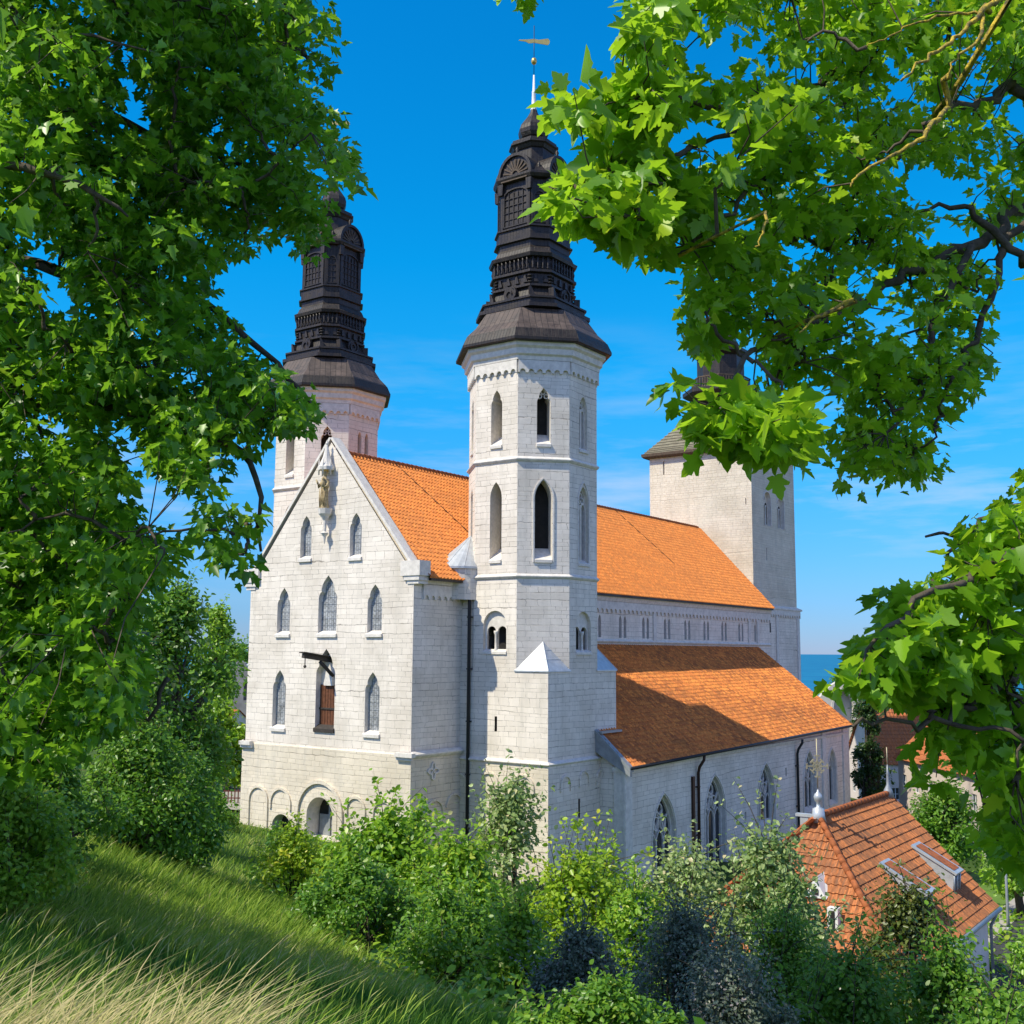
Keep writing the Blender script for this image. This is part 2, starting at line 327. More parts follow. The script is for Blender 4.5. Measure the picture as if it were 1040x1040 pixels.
# ------------------------------------------------------------------ wall helpers
def loop_round(c, hw, z0, z1, n=9):
    zs = z1-hw; pts = [(c-hw, z0), (c+hw, z0)]
    return pts+[(c+hw*math.cos(math.pi*i/n), zs+hw*math.sin(math.pi*i/n)) for i in range(n+1)]
def arc_pt(c, hw, zs, rise, n=6):
    Rr = (rise*rise+hw*hw)/(2*hw); a1 = math.asin(min(1, rise/Rr)); out = []
    for i in range(n+1): a = a1*i/n; out.append((c+hw-Rr+Rr*math.cos(a), zs+Rr*math.sin(a)))
    return out+[(2*c-x, z) for x, z in out[-2::-1]]
def loop_pointed(c, hw, z0, z1, rise=None):
    rise = rise or hw*1.75
    return [(c-hw, z0), (c+hw, z0)]+arc_pt(c, hw, z1-rise, rise)
def loop_cusp(c, hw, z0, z1, rise=None):
    r = rise or hw*2.1; zs = z1-r
    h = [(1, 0), (1, .16), (.93, .28), (.80, .36), (.70, .38), (.70, .52), (.60, .66), (.42, .79), (.22, .89), (.10, .95), (0, 1)]
    rr = [(c+hw*a, zs+r*b) for a, b in h]
    return [(c-hw, z0), (c+hw, z0)]+rr+[(2*c-x, z) for x, z in rr[-2::-1]]
class Plane:
    def __init__(s, o, u):
        s.o = Vector((o[0], o[1], 0)); s.u = Vector((u[0], u[1], 0)).normalized(); s.n = s.u.cross(Vector((0, 0, 1)))
    def p(s, a, z, out=0.0): return s.o+s.u*a+Vector((0, 0, z))+s.n*out
    def poly(s, mb, loop, out=0.0, mi=0, holes=()):
        loops = [[Vector((a, z, 0)) for a, z in loop]]+[[Vector((a, z, 0)) for a, z in h] for h in holes]
        flat = [q for lp in loops for q in lp]
        fs = []
        for t in tessellate_polygon(loops):
            a, b, c = (flat[i] for i in t)
            fs.append(t if (b-a).cross(c-a).z > 0 else (t[0], t[2], t[1]))
        mb.add([s.p(q.x, q.y, out) for q in flat], fs, mi)
    def wall(s, mb, loop, holes=(), mi=0, rmi=None, out=0.0):      # holes: (loop, depth)
        s.poly(mb, loop, out, mi, [h[0] for h in holes])
        for h, d in [(h[0], h[1]) for h in holes]: s.reveal(mb, h, out, out-d, mi if rmi is None else rmi)
    def reveal(s, mb, lp, o0, o1, mi):
        n = len(lp); vs = [s.p(a, z, o0) for a, z in lp]+[s.p(a, z, o1) for a, z in lp]
        mb.add(vs, [(i, i+n, (i+1) % n+n, (i+1) % n) for i in range(n)], mi)
    def slab(s, mb, loop, o0, o1, mi=0, back=False):                # raised panel
        s.poly(mb, loop, o1, mi); s.reveal(mb, loop, o1, o0, mi)
    def ribbon(s, mb, path, w, o0, o1, mi=0):                       # flat bar along a path in the plane
        P2 = [Vector((a, z)) for a, z in path]; n = len(P2); Lr, Rr = [], []
        for i in range(n):
            d = P2[min(i+1, n-1)]-P2[max(i-1, 0)]
            if d.length < 1e-9: d = Vector((1, 0))
            d.normalize(); q = Vector((-d.y, d.x))*(w/2); Lr.append(P2[i]+q); Rr.append(P2[i]-q)
        vs = [s.p(q.x, q.y, o) for o in (o0, o1) for q in Lr+Rr]; fs = []
        for i in range(n-1):
            a, b, c, d = i, i+1, n+i+1, n+i
            fs += [(2*n+a, 2*n+d, 2*n+c, 2*n+b), (a, b, 2*n+b, 2*n+a), (d, 2*n+d, 2*n+c, c)]
        fs += [(0, 2*n, 3*n, n), (n-1, 2*n-1, 4*n-1, 3*n-1)]
        mb.add(vs, fs, mi)
    def sill(s, mb, c, hw, z, mi=0, out=.12, h=.16, dep=.35):
        a0, a1 = c-hw, c+hw; q = [(a0, -dep, z+dep*.75), (a1, -dep, z+dep*.75), (a1, out, z), (a0, out, z), (a0, out, z-h), (a1, out, z-h), (a1, .0, z-h*1.1), (a0, .0, z-h*1.1)]
        mb.add([s.p(a, zz, o) for a, o, zz in q], [(0, 3, 2, 1), (3, 4, 5, 2), (4, 7, 6, 5), (0, 7, 4, 3), (1, 2, 5, 6)], mi)
    def frieze(s, mb, a0, a1, ztop, h, pitch, o=.14, mi=0, o0=0.0):
        n = max(1, round((a1-a0)/pitch)); pw = (a1-a0)/n; pts = [(a0, ztop), (a0, ztop-h)]; r = pw*.36
        for i in range(n):
            c = a0+pw*(i+.5)
            pts += [(c-r, ztop-h)]+[(c-r*math.cos(math.pi*k/5), ztop-h+r*1.25*math.sin(math.pi*k/5)) for k in range(1, 5)]+[(c+r, ztop-h)]
        pts += [(a1, ztop-h), (a1, ztop)]
        s.slab(mb, pts[::-1], o0, o, mi)
def sweep(mb, plan, prof, closed=False, mi=0, smooth=False):
    """mitred moulding: plan is a list of (x, y), prof a list of (out, z); out is to the right of travel"""
    n = len(plan); P = [Vector(p) for p in plan]; rings = []
    for i in range(n):
        d0 = (P[i]-P[i-1]) if (i or closed) else (P[1]-P[0]); d1 = (P[(i+1) % n]-P[i]) if (i < n-1 or closed) else (P[-1]-P[-2])
        d0.normalize(); d1.normalize(); n0 = Vector((d0.y, -d0.x)); n1 = Vector((d1.y, -d1.x)); m = (n0+n1); m.normalize(); k = 1/max(.3, m.dot(n0))
        rings.append([(P[i].x+m.x*k*o, P[i].y+m.y*k*o, z) for o, z in prof])
    m = len(prof); vs = [q for r in rings for q in r]; fs = []
    for i in range(n if closed else n-1):
        j = (i+1) % n; fs += [(i*m+a, j*m+a, j*m+a+1, i*m+a+1) for a in range(m-1)]
    if not closed: fs += [tuple(range(m-1, -1, -1)), tuple((n-1)*m+a for a in range(m))]
    mb.add(vs, fs, mi, smooth)
def string_prof(z, o=.16, h=.22): return [(-.02, z-h), (o*.45, z-h*.8), (o, z-h*.35), (o, z-.03), (-.02, z+.12)]
def octring(c, a, cut, z, grow=0.0):
    """square of half width a with corners cut; counter-clockwise, starts on the -X face"""
    x0, y0 = c; k = a-cut
    return [(x0-a, y0+k, z), (x0-a, y0-k, z), (x0-k, y0-a, z), (x0+k, y0-a, z), (x0+a, y0-k, z), (x0+a, y0+k, z), (x0+k, y0+a, z), (x0-k, y0+a, z)]
def regoct(c, a, z): return octring(c, a, a*(2-math.sqrt(2)), z)

def pantiles(mb, o, u, v, W, Ln, tw=.25, tl=.34, inside=None, mi=0, sub=4, amp=.035, sag=None):
    """courses of wavy tiles: o lower corner, u along the eave, v up the slope"""
    o, u, v = Vector(o), Vector(u).normalized(), Vector(v).normalized(); n = u.cross(v)
    if n.z < 0: n = -n
    nc, nr = max(1, round(W/tw)), max(1, round(Ln/tl)); tw, tl = W/nc, Ln/nr
    for j in range(nr):
        lo, hi = j*tl, (j+1)*tl
        def row(i0, i1):
            vs = []; k = (i1-i0)*sub+1
            jj = [random.uniform(-.006, .006) for _ in range(i1-i0+1)]
            for y, off in ((lo, -.01), (lo, .05), (hi, .008)):
                for i in range(k):
                    a = i0*tw+i*tw/sub; w_ = amp*math.cos(2*math.pi*i/sub)+jj[i//sub]
                    dz = sag(a, y) if sag else 0
                    vs.append(o+u*a+v*y+n*(off+(w_ if off > 0 else -.02)+dz*1.0))
            fs = [(r*k+i, r*k+i+1, (r+1)*k+i+1, (r+1)*k+i) for r in (0, 1) for i in range(k-1)]
            mb.add(vs, fs, mi, False)
        if inside is None: row(0, nc)
        else:
            ok = [inside((i+.5)*tw, (j+.5)*tl) for i in range(nc)]; i = 0
            while i < nc:
                if ok[i]:
                    k = i
                    while k < nc and ok[k]: k += 1
                    row(i, k); i = k
                else: i += 1

# ================================================================== GROUND, SEA, ROADS
def ground():
    a = np.linspace(-1, 1, 321); gs = np.sign(a)*np.abs(a)**3*1500
    S_, T_ = np.meshgrid(gs+20, gs, indexing='ij'); Z = GST(S_, T_)
    Z = Z+np.where(S_ < 60, 1, 0)*.06*np.sin(S_*1.7+np.cos(T_*1.3)*2)*np.cos(T_*1.9+S_*.3)
    X = S_*CA+T_*SA; Y = S_*SA-T_*CA; n = len(a)
    V = np.stack([X, Y, Z], -1).reshape(-1, 3); i = np.arange(n*n).reshape(n, n)
    q = np.stack([i[:-1, :-1], i[:-1, 1:], i[1:, 1:], i[1:, :-1]], -1).reshape(-1, 4)
    m, nn, b = newmat('grassy_ground'); l = nn.links.new; tc = N(nn, 'TexCoord')
    n1 = N(nn, 'TexNoise', Scale=.25, Detail=8.0, Roughness=.7); l(tc.outputs['Object'], n1.inputs['Vector'])
    r = ramp(nn, [(.3, (.030, .060, .012)), (.5, (.055, .105, .02)), (.7, (.12, .13, .04))]); l(n1.outputs['Fac'], r.inputs[0]); l(r.outputs[0], b.inputs['Base Color'])
    b.inputs['Roughness'].default_value = 1; b.inputs['Specular IOR Level'].default_value = .1
    n2 = N(nn, 'TexNoise', Scale=6.0, Detail=6.0); l(tc.outputs['Object'], n2.inputs['Vector'])
    bp = N(nn, 'Bump', Strength=.8, Distance=.15); l(n2.outputs['Fac'], bp.inputs['Height']); l(bp.outputs[0], b.inputs['Normal'])
    tag(arrmesh('ground', V, q.ravel(), np.arange(len(q))*4, m, smooth=True), kind='structure')
ground()
def sea():
    mb = MB(); z = -30
    p = [ST(600, -60000, z), ST(600, 60000, z), ST(90000, 60000, z), ST(90000, -60000, z)]
    mb.add(p, [(0, 1, 2, 3)])
    m, n, b = newmat('sea_water'); l = n.links.new
    b.inputs['Base Color'].default_value = (.008, .14, .27, 1); b.inputs['Roughness'].default_value = .55; b.inputs['Specular IOR Level'].default_value = .25
    tc = N(n, 'TexCoord'); nz = N(n, 'TexNoise', Scale=.02, Detail=6.0); l(tc.outputs['Object'], nz.inputs['Vector'])
    r = ramp(n, [(.35, (.006, .115, .25)), (.65, (.012, .17, .30))]); l(nz.outputs['Fac'], r.inputs[0]); l(r.outputs[0], b.inputs['Base Color'])
    tag(mb.build('sea', m), kind='structure')
sea()
def strip(name, path, width, mat, lift=.05, step=1.5):
    mb = MB(); P = [np.array(p, float) for p in path]; pts = []
    for a, b in zip(P[:-1], P[1:]):
        k = max(1, int(np.linalg.norm(b-a)/step))
        pts += [a+(b-a)*i/k for i in range(k)]
    pts.append(P[-1]); n = len(pts); m = 7; vs = []
    for i, p in enumerate(pts):
        d = pts[min(i+1, n-1)]-pts[max(i-1, 0)]; d = d/np.linalg.norm(d); q = np.array([-d[1], d[0]])
        for k in range(m):
            c = p+q*width*(k/(m-1)-.5); vs.append(ST(c[0], c[1], gst(c[0], c[1])+lift))
    mb.add(vs, [(i*m+k, i*m+k+1, (i+1)*m+k+1, (i+1)*m+k) for i in range(n-1) for k in range(m-1)])
    return tag(mb.build(name, mat), kind='structure')
M['asphalt'] = plain('asphalt', (.055, .055, .058), .95, .2, 3)
M['paving'] = plain('pale_paving', (.42, .38, .33), .95, .15, 2)
M['gravel'] = plain('gravel', (.40, .36, .28), .95, .2, 3)
M['lawn'] = plain('mown_lawn', (.13, .23, .03), 1, .3, 1.0)
strip('lawn', [(58, 24), (72, 34), (92, 46)], 9, M['lawn'], .10)
strip('path', [(52, 20), (62, 28), (78, 38.5), (100, 50)], 2.2, M['paving'], .14)
strip('road', [(40, 19.5), (52, 24.5), (66, 34), (90, 46)], 5, M['asphalt'], .17)
strip('gravel_yard', [(78, -24), (100, -26), (125, -30)], 12, M['gravel'], .15)

# ================================================================== CATHEDRAL
YC = 47.2                                  # axis of the church
church = thing('cathedral', 'white limestone cathedral with orange tiled roofs and dark spires on three towers', 'cathedral', (70, YC, -1))
WM = [M['lime'], M['limeold'], M['trim'], M['jamb'], M['dark']]
FX = 47.0
def bars(pl, mb, c, hw, z0, z1, o, mi, nv=1, dz=.55, t=.025):
    for i in range(1, nv+1):
        a = c-hw+2*hw*i/(nv+1); pl.ribbon(mb, [(a, z0), (a, z1)], t, o-.02, o, mi)
    z = z0+dz
    while z < z1-.15: pl.ribbon(mb, [(c-hw, z), (c+hw, z)], t, o-.02, o+.005, mi); z += dz

def choir():
    mb = MB(); f = Plane((FX, YC), (0, -1))        # east front; a grows to the north (right)
    GL = -3.5; hwL = 6.75
    zc = 15.0                                      # kneeler level
    outline = [(-hwL, 4.3), (hwL, 4.3), (hwL, 14.0), (hwL, zc), (6.1, zc), (0, 22.5), (-6.1, zc), (-hwL, zc)]
    wins = []
    for c, hw, z0, z1 in ((-1.95, .47, 15.5, 18.15), (2.2, .47, 15.4, 18.05), (-3.7, .56, 10.95, 13.8), (3.84, .56, 10.95, 13.8),
                          (0.05, .76, 10.95, 14.45), (-3.85, .56, 5.3, 8.8), (3.8, .56, 5.3, 8.8)):
        wins.append((c, hw, z0, z1))
    dc = (0.05, .78, 5.45, 10.1)
    holes = [(loop_cusp(c, hw, z0, z1), .38) for c, hw, z0, z1 in wins]+[(loop_cusp(*dc, rise=1.7), .5)]
    f.wall(mb, outline, holes, 0, 2)
    low = [(-hwL-.12, GL), (hwL+.12, GL), (hwL+.12, 4.3), (-hwL-.12, 4.3)]
    door = (0.0, 1.05, -.75, 1.55); lun = (-3.15, .80, -1.2, .30)
    ba = [(-5.25, .82, 1.78, -3), (-3.3, .85, 1.80, .5), (2.85, .70, 1.78, -.2), (4.95, .78, 1.75, -.2)]
    pnl = []
    holes = [(loop_round(*door), 1.1), (loop_round(lun[0], lun[1], lun[2], lun[3]), .7)]
    f.wall(mb, low, holes, 1, 2, out=.12)
    f.poly(mb, [(-hwL-.12, 4.3), (hwL+.12, 4.3), (hwL+.12, 4.305), (-hwL-.12, 4.305)], .12, 2)
    mb.box((FX+5.6, YC-hwL-.05, 11.6), (2.4, 1.9, 5.4), 0)      # masonry joining the choir to the tower
    # plinth top ledge
    mb.add([f.p(-hwL-.12, 4.3, .12), f.p(hwL+.12, 4.3, .12), f.p(hwL, 4.36, 0), f.p(-hwL, 4.36, 0)], [(0, 1, 2, 3)], 1)
    # blind arcades: raised archivolts
    for c, hw, top, bot in ba:
        arcp = [(c+hw*math.cos(math.pi*i/12), top-hw+hw*math.sin(math.pi*i/12)) for i in range(13)]
        f.ribbon(mb, [(c+hw, bot if c < -5 else top-hw-.35)]+arcp+[(c-hw, bot if c < -5 else top-hw-.35)], .15, .10, .22, 1)
    arcp = [(1.8*math.cos(math.pi*i/16), .62+1.8*math.sin(math.pi*i/16)) for i in range(17)]
    f.ribbon(mb, [(1.8, -2)]+arcp+[(-1.8, -2)], .20, .10, .26, 1)
    arcp = [(1.22*math.cos(math.pi*i/16), .5+1.22*math.sin(math.pi*i/16)) for i in range(17)]
    f.ribbon(mb, [(1.22, -2)]+arcp+[(-1.22, -2)], .34, .10, .155, 1)
    arcp = [(-3.15+.93*math.cos(math.pi*i/12), -.5+.93*math.sin(math.pi*i/12)) for i in range(13)]
    f.ribbon(mb, arcp, .22, .10, .155, 1)
    # side walls
    nw = Plane((FX, YC-hwL), (1, 0)); n2 = Plane((FX, YC-hwL-.12), (1, 0))
    nw.wall(mb, [(0, 4.3), (4.6, 4.3), (4.6, 14.3), (0, 14.3)], [], 0)
    n2.wall(mb, [(-.12, GL), (4.6, GL), (4.6, 4.3), (-.12, 4.3)], [], 1)
    mb.add([n2.p(-.12, 4.3), n2.p(4.6, 4.3), nw.p(4.6, 4.36), nw.p(-.0, 4.36)], [(0, 1, 2, 3)], 1)
    swl = Plane((FX+4.6, YC+hwL), (-1, 0)); swl.wall(mb, [(0, GL), (4.6, GL), (4.6, 14.3), (0, 14.3)], [], 0)
    nw.frieze(mb, .75, 4.6, 13.75, .85, .56, .12, 2)
    for (c, top, hw) in ((1.9, 1.75, .8), (3.7, 1.9, .7)):
        arcp = [(c+hw*math.cos(math.pi*i/12), top-hw+hw*math.sin(math.pi*i/12)) for i in range(13)]
        n2.ribbon(mb, arcp, .13, -.02, .12, 1)
    # cornice on the side wall
    sweep(mb, [(FX+.7, YC-hwL), (FX+4.6, YC-hwL)], [(-.05, 13.75), (.14, 13.78), (.2, 14.0), (.2, 14.2), (-.05, 14.3)], mi=2)
    # pilaster-like plain corner strip, kneelers, coping
    for sgn in (1, -1):
        a = sgn*6.85
        for (w_, z0, z1, o) in ((.55, 13.75, 13.95, .06), (.75, 13.95, 14.2, .14), (.95, 14.2, 15.05, .2)):
            lp = [(a-w_, z0), (a+w_*.5, z0), (a+w_*.5, z1), (a-w_, z1)] if sgn > 0 else [(a-w_*.5, z0), (a+w_, z0), (a+w_, z1), (a-w_*.5, z1)]
            f.slab(mb, lp, -.75, o, 2); f.poly(mb, lp[::-1], -.75, 2)
        # coping of the gable
        d = Vector((sgn*-6.1, 7.5)).normalized(); nn = Vector((-d.y, d.x))*(-sgn)
        if nn.y < 0: nn = -nn
        q0, q1 = Vector((sgn*6.45, 14.95)), Vector((0, 22.72)); t = .16
        vs = [f.p(q.x+nn.x*k, q.y+nn.y*k, o) for o in (.10, -.62) for q, k in ((q0, 0), (q1, 0), (q1, t), (q0, t))]
        mb.add(vs, [(0, 1, 2, 3), (7, 6, 5, 4), (3, 2, 6, 7), (0, 3, 7, 4), (0, 4, 5, 1), (1, 5, 6, 2)], 2)
        a = sgn*6.75       # plinth string returns
    # gable back face
    f.poly(mb, [(a, z) for a, z in outline[3:]][::-1], -.6, 0)
    for a0, a1 in ((5.9, hwL+.12), (-hwL-.12, -5.9)):
        f.slab(mb, [(a0, 4.05), (a1+(.16 if a1 > 0 else 0), 4.05), (a1+(.16 if a1 > 0 else 0), 4.22), (a0, 4.22)], .1, .30, 2)
        f.slab(mb, [(a0, 4.22), (a1+(.3 if a1 > 0 else 0), 4.22), (a1+(.3 if a1 > 0 else 0), 4.45), (a0, 4.45)], .1, .42, 2)
    sweep(mb, [(FX-.1, YC-hwL-.12), (FX+4.6, YC-hwL-.12)], string_prof(4.4, .26, .30), mi=2)
    sweep(mb, [(FX+4.6, YC+hwL+.1), (FX-.1, YC+hwL+.1)], string_prof(4.4, .26, .30), mi=2)
    # quatrefoil ornament
    n2c = (1.75, 3.35); pth = [(n2c[0]+(.34+.14*math.cos(4*t))*math.cos(t), n2c[1]+(.34+.14*math.cos(4*t))*math.sin(t)) for t in [2*math.pi*i/24 for i in range(25)]]
    n2.ribbon(mb, pth, .09, -.01, .10, 2)
    for k in range(4): t = math.pi/4+k*math.pi/2; n2.ribbon(mb, [n2c, (n2c[0]+.3*math.cos(t), n2c[1]+.3*math.sin(t))], .06, -.01, .08, 2)
    # corbel below the statue and the canopy over it
    c = (FX-.32, YC+.05)
    mb.lathe([(.02, 16.3), (.10, 16.75), (.24, 16.95), (.09, 17.05), (.12, 17.7), (.26, 17.95), (.40, 18.1), (.44, 18.3), (.46, 18.42)], (*c, 0), 8, 2, False)
    mb.lathe([(.50, 20.75), (.52, 20.95), (.44, 21.05), (.36, 21.2), (.22, 21.6), (.06, 22.3), (.10, 22.38), (.02, 22.6)], (*c, 0), 8, 2, False)
    for k in range(6):
        t = 2*math.pi*k/6+.3; p = (c[0]+.44*math.cos(t), c[1]+.44*math.sin(t))
        mb.tube([(*p, 20.45), (*p, 21.1), (*p, 21.45)], [.045, .05, .005], 5, 2)
    mb.box((FX-.05, YC+.05, 20.95), (.6, .5, .25), 2)
    wall = mb.build('choir_wall', WM, church)
    # windows
    for c, hw, z0, z1 in wins:
        g = MB(); f.poly(g, loop_cusp(c, hw, z0, z1), -.30, 0)
        bars(f, g, c, hw*.97, z0+.1, z1-hw*1.3, -.285, 1, 2, .42, .012)
        f.ribbon(g, loop_cusp(c, hw-.03, z0+.03, z1-.04)[1:], .06, -.34, -.25, 2)
        f.sill(g, c, hw+.07, z0+.0, 2, .12, .17, .28)
        g.build('window', [M['glass'], M['lead'], M['trim']], wall)
    d = MB(); c, hw, z0, z1 = dc
    f.poly(d, [(c-hw, z0+2.55), (c+hw, z0+2.55), (c+hw, z1-1.0), (c, z1-.15), (c-hw, z1-1.0)], -.42, 1)
    f.poly(d, [(c-hw, z0), (c+hw, z0), (c+hw, z0+2.55), (c-hw, z0+2.55)], -.38, 0)
    for k in range(7): a = c-hw+2*hw*(k+.5)/7; f.ribbon(d, [(a, z0), (a, z0+2.5)], .19, -.38, -.355, 0)
    f.ribbon(d, [(c-hw, z0+1.15), (c+hw, z0+1.15)], .1, -.37, -.30, 3)
    f.sill(d, c, hw+.05, z0, 3, .1, .2, .3)
    f.slab(d, [(c-.35, z0+2.5), (c+.35, z0+2.5), (c+.28, z0+3.0), (c-.2, z0+3.35)], -.42, -.2, 1)
    d.build('hatch', [M['wood'], M['trim'], M['dark'], M['oldwood']], wall)
    # hoist beam
    h = MB(); y = YC-.05
    h.tube([(FX+.35, y-.25, 8.5), (FX-.05, y-.1, 8.95), (FX-.5, y, 9.35)], .11, 6)
    h.box((FX-.55, y+.05, 9.55), (2.3, .24, .26), 0, (1, -.12, -.13))
    h.box((FX-.55, y+.05, 9.73), (2.5, .5, .07), 0, (1, -.12, -.13))
    h.tube([(FX-1.45, y+.25, 9.6), (FX-1.45, y+.25, 9.15)], .03, 5); h.lathe([(.02, 0), (.09, .06), (.09, .12), (.02, .2)], (FX-1.45, y+.25, 8.98), 8)
    h.build('hoist_beam', [M['oldwood']], church)
    dd = MB(); f.poly(dd, loop_round(*door), -.9, 0)
    f.ribbon(dd, [(-.05, -.8), (-.05, 1.5)], .12, -.85, -.72, 1); f.slab(dd, [(-.9, -.8), (-.1, -.8), (-.1, .45), (-.9, .45)], -.85, -.78, 1)
    f.slab(dd, [(.05, -.8), (.95, -.8), (.95, .45), (.05, .45)], -.85, -.80, 2)
    dd.build('portal_door', [M['dark'], M['lead'], M['glass']], wall)
    g = MB(); f.poly(g, loop_round(*lun), -.55, 0); f.ribbon(g, [(lun[0], -1.2), (lun[0], .25)], .07, -.54, -.48, 1); g.build('window', [M['dglass'], M['trim']], wall)
choir()

def nave():
    mb = MB(); y0 = 40.25
    n = Plane((56, y0), (1, 0))
    Lx = 97.0-56
    lp = [(0, 8.5), (Lx, 8.5), (Lx, 14.15), (0, 14.15)]
    holes = []; cs = []
    for i in range(-1, 8):
        xc = 69.95+3.44*i-56+(0.0)
        if i == -1: xc = 66.4-56
        for d in (-.34, .34):
            cs.append((xc+d, .19)); holes.append((loop_pointed(xc+d, .19, 11.05, 12.65, .4), .28))
    n.wall(mb, lp, holes, 0, 2)
    n.frieze(mb, 0, Lx, 13.62, .8, .62, .13, 2)
    sweep(mb, [(56, y0), (97.0, y0)], [(-.03, 13.62), (.15, 13.64), (.24, 13.85), (.26, 14.1), (-.05, 14.12)], mi=2)
    sweep(mb, [(56, y0), (97.0, y0)], string_prof(10.85, .15, .2), mi=2)
    for xp in (74.7-56, 92.3-56, 94.2-56): n.slab(mb, [(xp-.22, 10.7), (xp+.22, 10.7), (xp+.22, 13.0), (xp-.22, 13.0)], 0, .11, 2)
    # hidden south side and gable ends
    s = Plane((97.0, 2*YC-y0), (-1, 0)); s.wall(mb, [(0, -2), (Lx+8, -2), (Lx+8, 14.15), (0, 14.15)], [], 0)
    wall = mb.build('clerestory_wall', WM, church)
    for a, hw in cs:
        g = MB(); n.poly(g, loop_pointed(a, hw, 11.05, 12.65, .4), -.24, 0)
        g.build('window', [M['dglass']], wall)
    # main roof over choir and nave
    r = MB(); ye = 39.75; ze = 14.12; zr = 22.02; hw = YC-ye; sl = Vector((0, hw, zr-ze)); Ls = sl.length
    pantiles(r, (47.55, ye, ze), (1, 0, 0), sl, 96.95-47.55, Ls, .31, .36, amp=.075)
    so_ = Vector((0, -hw, zr-ze)); pantiles(r, (47.55, 2*YC-ye, ze), (1, 0, 0), so_, 96.95-47.55, Ls, .54, .66, sub=2)
    # eave board
    r.box((72.3, ye+.12, ze-.06), (49.2, .16, .2), 1)
    rid = MB()
    for k in range(int(49.3/.45)):
        x = 47.6+k*.45; rid.tube([(x, YC, zr+.05), (x+.47, YC, zr+.03)], [.15, .13], 6, 0, False)
    rf = r.build('main_roof', [M['roof'], M['tar']], church); rid.build('ridge_cap', [M['ridge']], rf)
    for x in (52.6, 80.6):      # lightning cable lying down the tiles
        c = MB()
        pts = [(x+ (YC-y)*.55, y, zr-(YC-y)*(zr-ze)/hw+.13) for y in np.linspace(YC, ye+ (0 if x < 60 else 3.0), 20)]
        c.tube(pts, .022, 5)
        c.build('roof_cable', [M['tar']], rf)
nave()

